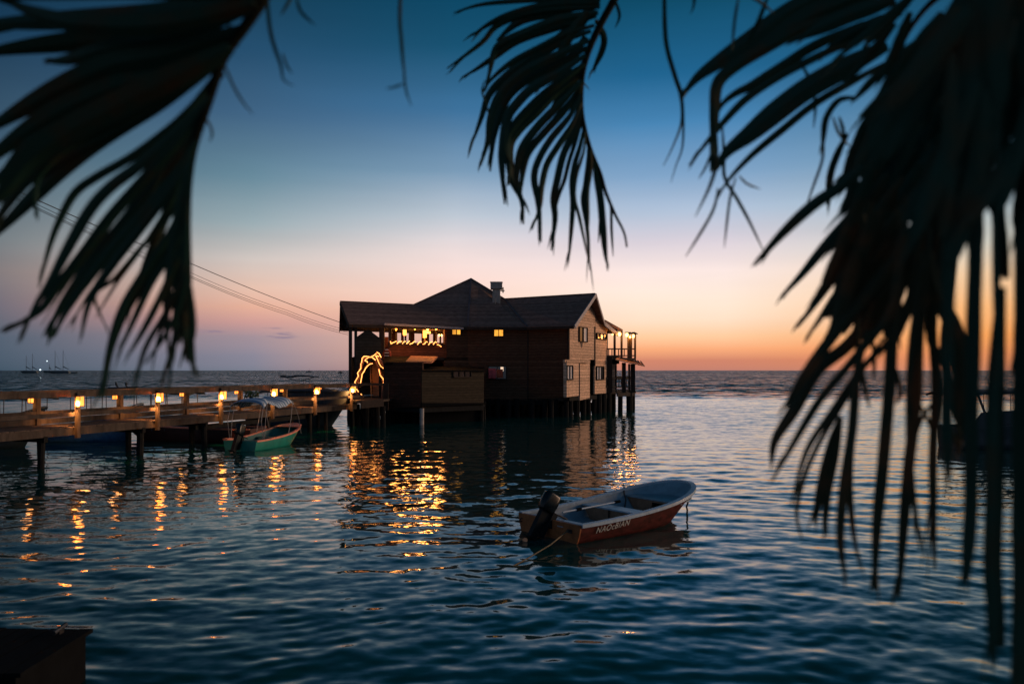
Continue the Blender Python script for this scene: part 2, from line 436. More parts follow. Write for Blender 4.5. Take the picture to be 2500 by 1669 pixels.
def make_water():
    rng = np.random.default_rng(11)
    th = np.concatenate([np.linspace(-180, -48, 34)[:-1], np.linspace(-48, 48, 860), np.linspace(48, 180, 34)[1:-1]])
    th = np.radians(th)
    r1 = np.exp(np.linspace(math.log(3.0), math.log(170), 1080)); r2 = np.exp(np.linspace(math.log(175), math.log(14000), 50))
    r = np.concatenate([r1, r2])
    RR, TT = np.meshgrid(r, th, indexing='ij')
    X = RR * np.sin(TT); Y = RR * np.cos(TT); Z = np.zeros_like(X)
    # slow warp so that the crests are not straight lines
    WX = X + .5 * np.sin(.31 * Y + .17 * X + 1) + .25 * np.sin(.9 * X - .5 * Y)
    WY = Y + .35 * np.sin(.37 * X + .21 * Y) + .18 * np.sin(.8 * X + .33 * Y + 2)
    patch = .78 + .30 * np.sin(.16 * X + .11 * Y + .5) * np.sin(.21 * Y - .07 * X) + .12 * np.sin(.5 * X + .45 * Y)
    def sm(v, a, b): t_ = np.clip((v - a) / (b - a), 0, 1); return t_ * t_ * (3 - 2 * t_)
    patch *= 1 - .78 * sm(Y, 22, 42) * sm(X, 1, 8)      # calmer water in the lee to the right of the house
    patch *= .72 + .28 * sm(RR, 9, 22)
    for i in range(84):
        lam = math.exp(rng.uniform(math.log(.24), math.log(2.3)))
        ang = rng.normal(R(-4), R(34)) + (R(18) if i % 3 == 0 else 0)
        k = 2 * math.pi / lam
        slope = .0092 * lam ** -.3
        a = slope / k
        ph = k * (math.sin(ang) * WX + math.cos(ang) * WY) + rng.uniform(0, 6.28)
        fade = np.clip((lam * 62 - RR) / (lam * 26), 0, 1)
        Z += a * np.sin(ph) * fade * patch
    nr, na = X.shape
    co_ = np.stack([X, Y, Z], -1).reshape(-1, 3).astype(np.float32)
    i = np.arange(nr - 1)[:, None]; j = np.arange(na)[None, :]; jn = (j + 1) % na
    q = np.stack([i * na + j, i * na + jn, (i + 1) * na + jn, (i + 1) * na + j], -1).reshape(-1, 4)
    q = q[:, ::-1].astype(np.int32)
    me = bpy.data.meshes.new('water')
    me.vertices.add(len(co_)); me.vertices.foreach_set('co', co_.ravel())
    me.loops.add(q.size); me.loops.foreach_set('vertex_index', q.ravel())
    me.polygons.add(len(q)); me.polygons.foreach_set('loop_start', np.arange(0, q.size, 4, dtype=np.int32))
    me.polygons.foreach_set('loop_total', np.full(len(q), 4, dtype=np.int32))
    me.polygons.foreach_set('use_smooth', np.ones(len(q), dtype=bool))
    me.update(calc_edges=True)
    if me.polygons[0].normal.z < 0: me.flip_normals()
    me.materials.append(water_mat())
    o = bpy.data.objects.new('water', me); C.objects.link(o)
    tag(o, kind='structure')
make_water()

# shore under and behind the viewer
mb = MB(); mb.slab([(-60, -60, .75), (60, -60, .75), (60, 2.2, .75), (20, 2.6, .75), (4, 2.0, .75), (-8, 2.4, .75), (-60, 2.0, .75)], (0, 0, -1.6))
tag(mb.build('ground', M['sand']), kind='structure')


# ================================================================== THE HOUSE ON STILTS
# plan points of the eaves (X, Y)
E0 = P(852, 790, 53.0); E1 = P(1142, 797, 57.3); E2 = P(1286, 797, 57.2); E3 = P(1401, 794, 54.8)
RL = P(831, 736, 57.0); VL = P(1010, 744, 59.5); PK = P(1150, 680.5, 62.0); VR = P(1232, 730, 60.6); RR_ = P(1453, 717, 58.0)
B0 = P(829, 803, 61.3); B1 = V(-4.6, 66.0, 6.35); B2 = V(3.2, 66.5, 6.35); R4 = P(1474, 787, 62.0); R5 = P(1506, 813, 64.6)
G0 = (4.03, 55.9); G1 = (7.64, 63.5)                    # end wall on the right
F0 = (-10.55, 53.5); F1 = (-3.2, 57.8); F2 = (1.13, 57.7); F3 = G0      # front wall line
BK = [(-12.45, 61.0), (-4.6, 65.4), (3.2, 65.9), (7.64, 63.5)]           # back wall line
house = empty('stilt_house', (-1, 58, 0), 'two storey dark timber house with hipped roof standing on stilts over the sea', 'house')

def wallquad(A, B, x0, y0, x1, y1, off=0.0, th=.12):
    """wall panel between columns x0,x1 and rows y0(top),y1(bottom) - rows read at each end"""
    if not isinstance(y0, tuple): y0 = (y0, y0)
    if not isinstance(y1, tuple): y1 = (y1, y1)
    a = onplan(A, B, x0, y0[0], off=off); b = onplan(A, B, x1, y0[1], off=off)
    c = onplan(A, B, x1, y1[1], off=off); d = onplan(A, B, x0, y1[0], off=off)
    n = Vector((-(B[1] - A[1]), B[0] - A[0], 0)).normalized()
    if n.y > 0: n = -n
    return [a, b, c, d], -n * th
def wall(name, mat, A, B, rects, off=0.0, th=.12, parent=house):
    mb = MB()
    for r in rects:
        q, t = wallquad(A, B, *r, off=off, th=th); mb.slab(q, t)
    return mb.build(name, mat, parent)

# roof planes, each a slab 12 cm thick
def roof(name, polys, th=(0, 0, -.13)):
    mb = MB()
    for p in polys: mb.slab(p, th)
    return mb.build(name, M['roof'], house)
r_left = roof('roof', [(E0, E1, VL, RL), (RL, VL, B1, B0)])
r_mid = roof('roof', [(E1 + V(0, 0, .004), E2, VR, PK), (E1, PK, VL), (PK, VR, B2, B1), (PK, B1, VL)])
r_right = roof('roof', [(E2, E3, RR_, VR), (VR, RR_, R4, B2)])
# ridge and hip caps
mb = MB()
for a, b in ((RL, VL), (PK, E1), (PK, VR), (PK, VL), (VR, RR_), (VR, E2)):
    mb.beam(a + V(0, -.03, .03), b + V(0, -.03, .03), .16, .05)
mb.build('ridge_cap', plain('ridge capping', (.10, .075, .08), .7), r_mid)
# fascias and bargeboards
mb = MB()
for a, b, h in ((E0, E1, .22), (E1, E2, .2), (E2, E3, .2)):
    mb.beam(a + V(0, -.05, -.14), b + V(0, -.05, -.14), .05, h)
mb.beam(B0 + V(0, 0, -.14), RL + V(0, 0, -.14), .06, .22); mb.beam(RL + V(-.02, -.03, -.13), E0 + V(-.02, -.03, -.13), .06, .24)
mb.build('fascia', M['trim_dark'], r_left)
mb = MB(); mb.beam(onplan(E0.xy, E1.xy, 938, 791, off=.16), onplan(E0.xy, E1.xy, 1131, 801.5, off=.16), .1, .15)
mb.build('gutter', M['fascia'], r_left)
mb = MB()
o_ = V(.06, -.04, -.10)
mb.beam(RR_ + o_, E3 + o_, .07, .26); mb.beam(RR_ + o_, R4 + o_, .07, .26); mb.beam(R4 + o_ + V(0, -.05, 0), R5 + o_ + V(0, -.05, 0), .08, .30)
mb.build('bargeboard', M['fascia'], r_right)
mb = MB(); mb.slab([RR_.lerp(R4, .93) + V(0, .1, .05), R5 + V(.0, .1, .05), R5 + V(-2.2, 2.2, .2), R4 + V(-2.2, 2.2, .35)], (0, 0, -.1))
pr = mb.build('porch_roof', M['roof'], house)
mb = MB()
q0 = P(1476, 780.5, 64.5); q1 = P(1519, 804.5, 65.5)
mb.slab([q0, q1, q1 + V(-1.2, 3, .1), q0 + V(-1.2, 3, .1)], (0, 0, -.12)); mb.beam(q0 + V(0, -.06, -.1), q1 + V(0, -.06, -.1), .06, .22)
mb.build('porch_roof', plain('warm brown roof edge', (.20, .10, .06), .7), house)
# ceiling under the left and middle roof keeps the sky out
mb = MB(); mb.slab([V(-10.9, 53.4, 6.42), V(-3.2, 57.7, 6.42), V(-3.0, 65.2, 6.35), V(-12.9, 60.9, 6.35)], (0, 0, -.06))
mb.build('ceiling', M['timber'], house)

# chimney
c = P(1212, 715, 60.0)
mb = MB(); mb.box(c + V(0, 0, -.1), (.58, .58, 1.5))
ch = mb.build('chimney', M['chimney'], house)
mb = MB(); mb.box(c + V(0, 0, .52), (.88, .88, .5)); mb.box(c + V(0, 0, .78), (.94, .94, .05)); mb.build('cap', M['chimney'], ch, bevel=.02)
mb = MB(); mb.tube([c + V(.5, -.1, .0), c + V(.5, -.1, .42)], .05); mb.tube([c + V(.3, -.1, .16), c + V(.62, -.1, .16)], .04); mb.build('vent_pipe', M['chimney'], ch)
mb = MB(); mb.tube([c + V(-.07, -.4, -.95), c + V(-.07, -.4, -.45)], .035)
mb.build('vent_pipe', M['chimney'], ch)

# ---- dark front walls
def zat(px, py, A, B): return onplan(A, B, px, py).z
wd = wall('wall', M['side_dark'], F1, F2, [(1139, 795, 1206, 975), (1206, 795, 1229, 798), (1206, 820.5, 1229, 895), (1229, 795, 1289, 975), (1206, 924, 1229, 975)], th=.16)
w1 = MB()
for r in [(1085, 795, 1103, (980, 979)), (1103, 795, 1125, 801), (1103, 816, 1125, (979, 978)), (1125, 795, 1143, (978, 976))]:
    q, t = wallquad(F0, F1, *r, th=.16); w1.slab(q, t)
w1.build('wall', M['side_dark'], house)
# fill round the lower window
wall('wall', M['side_dark'], F1, F2, [(1192, 820.5, 1206, 895), (1192, 924, 1206, 975), (1229, 820, 1236, 895)], off=.003)
wall('wall', M['side_dark'], F2, F3, [(1287, 793, 1391, (975, 969))], th=.16)
wall('corner_board', M['trim_dark'], F2, F3, [(1287, 796, 1290, (976, 976))], off=.03)
wall('corner_board', M['trim_dark'], F2, F3, [(1386, 797, 1390, 971)], off=.03)

def window(A, B, x0, y0, x1, y1, panes, off=.04, frame_mat=None, fw=.06, mull=True):
    """frame with one pane per entry (a material each), set across the opening"""
    a = onplan(A, B, x0, y0, off=off); b = onplan(A, B, x1, y0, off=off)
    zt = (a.z + b.z) / 2; zb = (onplan(A, B, x0, y1, off=off).z + onplan(A, B, x1, y1, off=off).z) / 2
    a.z = b.z = zt
    n = Vector((-(B[1] - A[1]), B[0] - A[0], 0)).normalized()
    if n.y > 0: n = -n
    d = Vector((b.x - a.x, b.y - a.y, 0))
    f = MB(); dn = V(0, 0, zb - zt)
    f.beam(a, a + dn, fw, .1, up=n); f.beam(b, b + dn, fw, .1, up=n)
    f.beam(a + V(0, 0, fw / 2), b + V(0, 0, fw / 2), .1, fw); f.beam(a + dn - V(0, 0, fw / 2), b + dn - V(0, 0, fw / 2), .14, fw)
    k = len(panes)
    if mull:
        for i in range(1, k): f.beam(a + d * i / k, a + d * i / k + dn, fw * .8, .09, up=n)
    fr = f.build('window', frame_mat or M['trim_dark'], house)
    for i, m in enumerate(panes):
        p = MB(); e = d.normalized() * (fw * .4)
        p0 = a + d * i / k + e - n * .02; p1 = a + d * (i + 1) / k - e - n * .02
        p.slab([p0, p1, p1 + dn, p0 + dn], -n * .012)
        p.build('pane', m, fr)
    return fr
window(F0, F1, 1103, 801.5, 1125, 816, [M['win_yellow'], M['win_yellow']])
window(F1, F2, 1206, 798.5, 1229, 820, [M['win_yellow'], M['win_yellow']])
lw = window(F1, F2, 1192, 895, 1236, 924, [M['glass'], M['glass']], mull=False)
mb = MB(); q, t = wallquad(F1, F2, 1222, 895.5, 1229, 906, off=.05, th=.02); mb.slab(q, t)
mb.build('lit_glass', glow('lit gap in the window', (1, .72, .5), .9), lw)
# clothes hung in that window
def cloth(x0, x1, y0, y1, mat, label, seed):
    rnd = random.Random(seed); mb = MB(); nx, ny = 10, 8; vs = []; fs = []
    for j in range(ny + 1):
        for i in range(nx + 1):
            u = i / nx; v = j / ny
            p = onplan(F1, F2, x0 + (x1 - x0) * u, y0 + (y1 - y0) * v + rnd.uniform(-.4, .4) * (v > .9), off=.16 + .05 * math.sin(u * 11 + seed) * v)
            vs.append(p)
    for j in range(ny):
        for i in range(nx):
            a = j * (nx + 1) + i; fs.append((a, a + 1, a + nx + 2, a + nx + 1))
    mb.add(vs, fs); o = mb.build('hung_cloth', mat, None, smooth=True)
    s_ = o.modifiers.new('solid', 'SOLIDIFY'); s_.thickness = .02
    tag(o, label, 'cloth', 'clothes drying at the lower window')
cloth(1192.5, 1211, 899, 924, M['pink'], 'pink red cloth hanging in the left half of the lower front window', 1)
cloth(1212, 1228, 901, 922.5, M['redcloth'], 'brick red cloth hanging beside the pink one in the lower front window', 4)

# ---- pale end wall
def gz(px, py): return onplan(G0, G1, px, py)
mb = MB()
n = Vector((-(G1[1] - G0[1]), G1[0] - G0[0], 0)).normalized()
if n.y > 0: n = -n
th = -n * .14
def gpoly(pts, off=0.0, th_=None, m=None):
    m.slab([onplan(G0, G1, x, y, off=off) for x, y in pts], th_ or th)
# upper front block (stands proud), window hole cut by strips
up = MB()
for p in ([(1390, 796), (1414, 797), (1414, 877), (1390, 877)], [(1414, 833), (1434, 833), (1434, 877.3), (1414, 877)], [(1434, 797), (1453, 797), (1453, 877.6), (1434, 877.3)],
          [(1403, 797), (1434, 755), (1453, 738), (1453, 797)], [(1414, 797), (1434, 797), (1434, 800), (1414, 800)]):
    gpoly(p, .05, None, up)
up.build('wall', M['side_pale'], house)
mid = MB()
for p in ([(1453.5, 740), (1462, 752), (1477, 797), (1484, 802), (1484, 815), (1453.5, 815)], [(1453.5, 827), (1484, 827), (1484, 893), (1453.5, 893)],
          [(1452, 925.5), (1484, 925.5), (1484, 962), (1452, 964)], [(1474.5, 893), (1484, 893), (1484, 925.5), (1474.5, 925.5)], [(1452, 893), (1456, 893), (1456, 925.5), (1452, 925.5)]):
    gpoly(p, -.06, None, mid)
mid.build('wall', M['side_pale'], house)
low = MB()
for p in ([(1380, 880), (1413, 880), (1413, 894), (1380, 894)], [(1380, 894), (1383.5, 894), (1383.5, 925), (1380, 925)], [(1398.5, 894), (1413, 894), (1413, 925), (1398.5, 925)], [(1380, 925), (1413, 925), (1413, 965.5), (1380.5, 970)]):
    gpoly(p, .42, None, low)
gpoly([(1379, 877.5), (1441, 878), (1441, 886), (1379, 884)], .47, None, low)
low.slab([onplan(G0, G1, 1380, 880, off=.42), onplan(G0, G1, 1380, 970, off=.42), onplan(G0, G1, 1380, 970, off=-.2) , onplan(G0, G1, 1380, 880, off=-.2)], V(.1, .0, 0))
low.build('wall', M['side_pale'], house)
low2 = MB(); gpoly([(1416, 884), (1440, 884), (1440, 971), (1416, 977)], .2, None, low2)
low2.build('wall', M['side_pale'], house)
mb = MB(); gpoly([(1380, 878), (1484, 878), (1484, 968), (1380, 968)], -.5, None, mb)       # recess walls behind, their shade put in as black boards
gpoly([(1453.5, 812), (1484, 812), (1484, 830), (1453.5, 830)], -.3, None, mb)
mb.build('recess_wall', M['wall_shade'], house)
mb = MB(); gpoly([(1452.4, 797), (1454.2, 797), (1454.2, 893), (1452.4, 893)], .1, None, mb); mb.build('corner_board', M['trim_dark'], house); mb = MB(); gpoly([(1389, 796), (1391, 796), (1391, 877), (1389, 877)], .08, None, mb); mb.build('corner_board', M['trim_dark'], house); mb = MB()
gpoly([(1413, 884), (1416, 884), (1416, 972), (1413, 972)], .1, None, mb)
mb.build('corner_board', M['trim_dark'], house)
window(G0, G1, 1414.5, 800, 1433.5, 833, [M['glass'], M['glass_pale']], off=.12)
window(G0, G1, 1384, 894, 1398, 924.5, [M['glass_pale'], M['glass_pale']], off=.47, fw=.09)
window(G0, G1, 1456.5, 896, 1474, 925, [M['glass_pale'], M['glass_pale'], M['glass']], off=.0, fw=.08)
window(G0, G1, 1457, 815.5, 1482, 826.5, [M['glass'], M['glass_pale'], M['glass']], off=.0, fw=.07)
mb = MB()   # water stain under the upper window: a mark of its own shape
mb.slab([onplan(G0, G1, x, y, off=.056) for x, y in ((1416, 835), (1423, 835), (1422, 843), (1420.5, 850), (1418, 845))], n * .004)
mb.build('stain', plain('dirt stain', (.12, .08, .06), .9), house)

# ---- back walls and floors
mb = MB()
for a, b, z0, z1 in ((BK[1], BK[2], 1.2, 6.4), (BK[2], BK[3], 1.2, 6.4)):
    mb.slab([V(*a, z0), V(*b, z0), V(*b, z1), V(*a, z1)], V(0, .15, 0))
mb.slab([V(*BK[0], 1.4), V(*BK[1], 1.4), V(*BK[1], 4.2), V(*BK[0], 4.2)], V(0, .15, 0))
mb.build('back_wall', M['side_dark'], house)
mb = MB()
mb.slab([V(*F0, 4.24), V(*F1, 4.24), V(-3.0, 65.2, 4.24), V(-12.4, 61.0, 4.24)], (0, 0, -.2))
mb.build('upper_floor', M['timber'], house)
mb = MB()
mb.slab([V(-9.6, 54.3, 1.32), V(-3.2, 57.9, 1.32), V(1.13, 57.8, 1.32), V(4.03, 56.0, 1.38), V(7.6, 63.4, 1.38), V(3.2, 65.8, 1.35), V(-4.6, 65.3, 1.35), V(-12.3, 60.8, 1.35)], (0, 0, -.22))
mb.build('lower_floor', M['timber'], house)

# ---- gallery (upper left, open)
BL, BR = BK[0], (-3.0, 65.0)
mb = MB()
def bpan(x0, x1, y0, y1): 
    q, t = wallquad(BL, BR, x0, y0, x1, y1, th=.12); mb.slab(q, t)
bpan(930, 1090, 836.5, 868); bpan(866, 1090, 800, 808)
for x0, x1 in ((930, 938), (949, 970), (980, 986), (1003, 1012), (1030, 1048), (1058, 1067), (1083, 1092)): bpan(x0, x1, 806, 838)
bpan(950, 1090, 806, 811)
mb.build('gallery_back', M['side_red'], house)
mb = MB()   # end wall of the gallery
a = onplan(F0, F1, 1086, z=4.2); mb.slab([a, a + V(-.6, 7.5, 0), a + V(-.6, 7.5, 2.2), a + V(0, 0, 2.2)], V(.12, 0, 0)); mb.build('gallery_end', M['side_red'], house)
# parapet with boards + rail
wall('parapet', M['side_red'], F0, F1, [(949, 842, 1086, (868, 873))], off=.02)
mb = MB(); mb.beam(onplan(F0, F1, 948, 841, off=.06), onplan(F0, F1, 1086, 841.5, off=.06), .16, .07); mb.build('rail', M['timber'], house)
for x, w_ in ((855.5, .2), (868.5, .17), (932.5, .34), (951, .14), (954.5, .1)):
    mb = MB()
    t_ = onplan(F0, F1, x, 793); b_ = onplan(F0, F1, x, z=1.2 if x < 940 else 4.9); b_.x = t_.x; b_.y = t_.y; b_.z = b_.z
    mb.beam(t_, b_, w_, w_, up=(0, 1, 0)); mb.build('post', M['timber'], house)
for x, dd in ((967, 2.2), (1000, 4.5), (1037, 2.6), (1044, 5.2), (1065, 2.0), (1075, 6.0), (990, 5.6)):
    p = onplan(F0, F1, x, z=4.24); p = p * ((p.y + dd) / p.y); mb = MB(); mb.beam(V(p.x, p.y, 4.24), V(p.x, p.y, 6.36), .13, .13, up=(0, 1, 0)); mb.build('post', M['timber'], house)
mb = MB()
for dd in (1.2, 3.2, 5.2):
    a = V(F0[0] - .3, F0[1] + dd, 6.28); b = V(F1[0], F1[1] + dd, 6.28); mb.beam(a, b, .1, .18)
for k in range(9):
    t_ = k / 8; a = V(F0[0] * (1 - t_) + F1[0] * t_, F0[1] * (1 - t_) + F1[1] * t_, 6.3); mb.beam(a, a + V(-1.0, 7.2, 0), .08, .12)
mb.build('ceiling_beam', M['timber'], house)
# one lean-to roof: lamplight painted into the orange part, shade into the black
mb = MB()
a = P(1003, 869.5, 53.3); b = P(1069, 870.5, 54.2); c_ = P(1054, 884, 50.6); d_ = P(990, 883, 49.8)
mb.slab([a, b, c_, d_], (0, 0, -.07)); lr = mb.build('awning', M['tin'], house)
mb = MB()
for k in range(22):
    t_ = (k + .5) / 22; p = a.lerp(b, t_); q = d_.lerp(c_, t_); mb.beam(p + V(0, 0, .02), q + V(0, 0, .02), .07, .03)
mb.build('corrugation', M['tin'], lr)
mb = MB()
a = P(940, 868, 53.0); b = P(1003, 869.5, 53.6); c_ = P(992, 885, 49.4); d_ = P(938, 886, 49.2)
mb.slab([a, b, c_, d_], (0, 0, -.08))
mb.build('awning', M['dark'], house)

# ---- lower rooms in front
LA = (P(938, 900, 49.6).x, 49.6); LB = (P(1031, 900, 48.2).x, 48.2); LC = (P(1181, 900, 51.2).x, 51.2)
ws = wall('wall', M['side_wine'], LA, LB, [(936, 884, 1031, (996, 994))], th=.15)
wall('wall', M['side_olive'], LB, LC, [(1030, (904, 906), 1181, (992, 985))], th=.15)
wall('sill_board', M['dark'], LB, LC, [(1029, (983, 983), 1181, (993, 986))], off=.04, th=.08)
mb = MB()
p = P(1181, 906, 51.2); q = P(1181, 985, 51.2); mb.slab([p, q, V(q.x - .2, 57.6, q.z), V(p.x - .2, 57.6, p.z)], V(-.12, 0, 0)); mb.build('wall', M['side_olive'], house); mb = MB()
p = P(937, 884, 49.6); q = P(937, 995, 49.6); mb.slab([p, q, V(q.x + .1, 54.2, q.z), V(p.x + .1, 54.2, p.z)], V(.12, 0, 0))
mb.build('wall', M['side_olive'], house)
mb = MB()   # flat lean-to roof and dark gap above it
a = P(1029, 903, 48.1); b = P(1182, 904, 51.1)
mb.slab([a, b, V(b.x - .2, 57.5, b.z + .25), V(a.x, 54.5, a.z + .25)], (0, 0, -.1)); mb.build('lean_to_roof', M['dark'], house)
mb = MB(); mb.slab([V(LA[0], LA[1] + .2, 1.05), V(LB[0], LB[1] + .15, 1.05), V(LC[0], LC[1], 1.05), V(LC[0], 57.5, 1.05), V(LA[0], 54.5, 1.05)], (0, 0, -.18)); mb.build('lower_floor', M['pile'], house)
window(LB, LC, 1107, 907, 1150, 919, [M['glass'], M['glass'], M['glass']], off=.02)

# ---- stair tower: dark gabled hood with the stair opening
H0 = (P(868, 900, 51.6).x, 51.6); H1 = (P(925, 900, 52.2).x, 52.2)
mb = MB()
def hp(pts): 
    nn = Vector((-(H1[1] - H0[1]), H1[0] - H0[0], 0)).normalized(); nn = nn if nn.y < 0 else -nn
    mb.slab([onplan(H0, H1, x, y) for x, y in pts], -nn * .14)
hp([(898, 803), (870.5, 823), (868, 823), (868, 830), (930, 830), (927, 823), (921, 823)])
hp([(868, 830), (930, 830), (932, 872), (869, 872)])
hp([(869, 872), (886, 872), (884, 905), (882, 978), (869, 978)])
hp([(886, 872), (932, 872), (925, 880), (912, 882), (898, 884), (890, 890)])
hp([(932, 872), (937, 978), (926, 978), (926, 900), (919, 884)])
mb.build('stair_hood', M['wall_shade'], house)
mb = MB()
a = onplan(H0, H1, 898, 802.5); b = onplan(H0, H1, 869, 823.5); c_ = onplan(H0, H1, 926, 824)
mb.slab([a, b, b + V(-.4, 2.6, 0), a + V(-.4, 2.6, 0)], (0, 0, -.08)); mb.slab([a, c_, c_ + V(-.4, 2.6, 0), a + V(-.4, 2.6, 0)], (0, 0, -.08))
mb.build('hood_roof', M['wall_shade'], house)
mb = MB()
for k in range(13):
    z = 1.62 + k * .2; y = 52.6 + k * .27; x0 = -9.45 - k * .055; mb.box((x0 + .62, y + .15, z), (.80, .32, .05)); mb.box((x0 + .62, y + .29, z + .1), (.80, .03, .17))
for s_ in (.18, 1.06): mb.beam(V(-9.45 + s_, 52.5, 1.5), V(-10.15 + s_, 55.9, 4.1), .06, .25)
mb.build('staircase', plain('honey coloured stair boards', (.42, .20, .08), .6), house)
# side of porch: small pieces left of the hood
mb = MB()
q, t = wallquad(F0, F1, 853, (872, 872), 869, (978, 978), off=-.5); mb.slab(q, t); mb.build('porch_side', M['wall_shade'], house)
mb = MB(); q, t = wallquad(F0, F1, 930, 822, 948, 868, off=-.7); mb.slab(q, t); mb.build('porch_panel', M['side_red'], house)

# ---- entrance platform
mb = MB()
mb.slab([P(869, 980, 44.6) + V(0, 0, 0), P(936, 975, 45.5), V(-7.4, 52.0, 1.5), V(-10.2, 52.0, 1.5), P(853, 972, 48)], (0, 0, -.12)); mb.build('platform', M['timber'], house)
mb = MB(); a = P(881, 981, 44.4); b = P(936, 976, 45.4); mb.beam(a + V(0, 0, -.15), b + V(0, 0, -.15), .1, .42); mb.build('platform_edge', M['trim_dark'], house)

# ---- right hand balconies
T0 = (P(1484, 900, 63.4).x, 63.4); T1 = (P(1553, 900, 65.5).x, 65.5)
T2 = (T1[0] + -.4, 69.0)
mb = MB(); mb.slab([V(*T0, 4.30), V(*T1, 4.30), V(*T2, 4.30), V(5.5, 68, 4.30)], (0, 0, -.16)); mb.build('balcony_floor', M['timber'], house)
mb = MB(); mb.slab([V(T0[0], T0[1], 1.62), V(*T1, 1.62), V(*T2, 1.62), V(5.5, 68, 1.62)], (0, 0, -.2)); mb.build('balcony_floor', M['timber'], house)
mb = MB(); mb.beam(onplan(T0, T1, 1507, 963), onplan(T0, T1, 1549, 961.5), .14, .30); mb.build('balcony_beam', M['timber'], house)
def rail(A, B, x0, x1, y0, y1, xs, mat=M['timber'], back=0.0):
    m_ = MB(); sh = V(0, back, 0)
    for yy, h in ((y0, .10), ((y0 + y1) / 2 + .8 if False else y1, .09)):
        m_.beam(onplan(A, B, x0, yy) + sh, onplan(A, B, x1, yy) + sh, .09, h)
    for x in xs: m_.beam(onplan(A, B, x, y0) + sh, onplan(A, B, x, y1 + 2) + sh, .07, .07, up=(0, 1, 0))
    return m_.build('railing', mat, house)
rail(T0, T1, 1484, 1552, 851.5, 868, (1486, 1494, 1510, 1524, 1542))
rail(T0, T1, 1476, 1550, 923.5, 944, (1480, 1494, 1511, 1517, 1530, 1543))
rail(T0, T1, 1484, 1550, 952, 957, ())
for x, y0, z1, w_ in ((1500.5, 812, 4.3, .17), (1517.5, 808, 4.3, .16), (1534, 812, 4.3, .16), (1540, 818, 4.3, .20), (1550.5, 815, 4.3, .15),
                      (1489, 870, 1.5, .34), (1503.5, 892, 1.5, .12), (1523, 885, 1.5, .3), (1536, 888, 1.5, .16), (1545, 888, 1.5, .34)):
    t_ = onplan(T0, T1, x, y0); mb = MB(); mb.beam(t_, V(t_.x, t_.y, z1), w_, w_, up=(0, 1, 0)); mb.build('post', M['timber'] if z1 > 2 else M['trim_dark'], house)
mb = MB()
for x0, x1 in ((1529, 1538), (1546, 1554), (1536, 1544)):
    a = onplan(T0, T1, x0, 811); b = onplan(T0, T1, x1, 815); mb.beam(a, b, .3, .05)
mb.build('post_cap', M['timber'], house)
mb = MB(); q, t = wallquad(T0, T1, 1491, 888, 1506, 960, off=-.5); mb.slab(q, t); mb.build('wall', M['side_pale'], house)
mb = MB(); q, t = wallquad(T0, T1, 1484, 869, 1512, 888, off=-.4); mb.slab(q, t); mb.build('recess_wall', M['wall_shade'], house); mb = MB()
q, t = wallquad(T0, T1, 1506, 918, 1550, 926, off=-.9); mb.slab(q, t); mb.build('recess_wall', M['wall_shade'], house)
mb = MB(); mb.slab([P(1503, 876, 63.0), P(1510, 868, 66), P(1556, 880, 67.6), P(1573, 891.5, 64.4)], (0, 0, -.09))
aw = mb.build('awning', plain('rust brown awning sheets', (.34, .17, .09), .6), house)
mb = MB()
for k in range(6):
    t_ = k / 5; p = P(1503, 878, 63.0).lerp(P(1573, 893.5, 64.4), .5 + t_ * .5); mb.beam(p, p + V(0, 1.9, .42), .06, .08)
mb.build('rafter', M['trim_dark'], aw)

# ---- piles
rnd = random.Random(5)
def pile(x, y, top, r=.16, mat=None):
    mb = MB(); mb.tube([(x, y, -.6), (x + rnd.uniform(-.05, .05), y, top)], r, 8); mb.build('pile', mat or M['pile'], house, smooth=False)
def pilepx(px, d, top, r=.16, mat=None): pile((px - 1250) / FPX * d, d, top, r, mat)
pilepx(1029.5, 48.2, 1.0, .13, M['pile_pale'])
for px, d in ((853, 53.5), (864, 51.0), (873, 48.5), (884, 50.5), (893, 46.0), (902, 52.4), (912, 48), (922, 46.2), (936, 45.8), (948, 50), (962, 52), (984, 50.3), (1000, 53), (1014, 50), (1046, 50), (1066, 50.6), (1088, 51),
              (1108, 51.4), (1130, 52), (1152, 52), (1176, 51.6), (1196, 57.5), (1217, 57.6), (1238, 58), (1262, 57.6), (1276, 58.2), (1296, 57.2), (1312, 57.8), (1332, 56.8), (1340, 58), (1358, 56.6), (1372, 57.6), (1384, 56.2)):
    pilepx(px, d, 1.25, rnd.uniform(.12, .2))
for i in range(22):
    px = 870 + i * 27 + rnd.uniform(-6, 6); pilepx(px, 60 + (i % 3) * 1.9 + (i > 15) * 1.5, 1.25, rnd.uniform(.14, .22))
for px, d in ((1393, 56.4), (1407, 57.8), (1424, 58.8), (1437, 60), (1450, 61), (1462, 61.2), (1473, 62), (1485, 63.4)): pilepx(px, d, 1.5, rnd.uniform(.17, .24))
for px, d in ((1488, 66), (1498, 66.5), (1514, 64.6), (1537, 65.2), (1545, 68.5)): pilepx(px, d, 1.6, .2 if px != 1537 else .26)
mb = MB()
for y_, x0, x1 in ((57.9, -3.4, 3.9), (61.2, -9, 5.6), (64.2, -8, 6.4)): mb.beam(V(x0, y_, .95), V(x1, y_ - (.8 if x1 < 4 else 0), .95), .14, .26)
mb.beam(V(-9.6, 52.4, .9), V(-3.0, 56.8, .9), .14, .3); mb.beam(onplan(G0, G1, 1388, 973), onplan(G0, G1, 1484, 967), .14, .3)
mb.beam(V(*LA, .86), V(*LB, .86), .12, .22); mb.beam(V(*LB, .86), V(*LC, .86), .12, .22)
mb.build('joist', M['pile'], house)
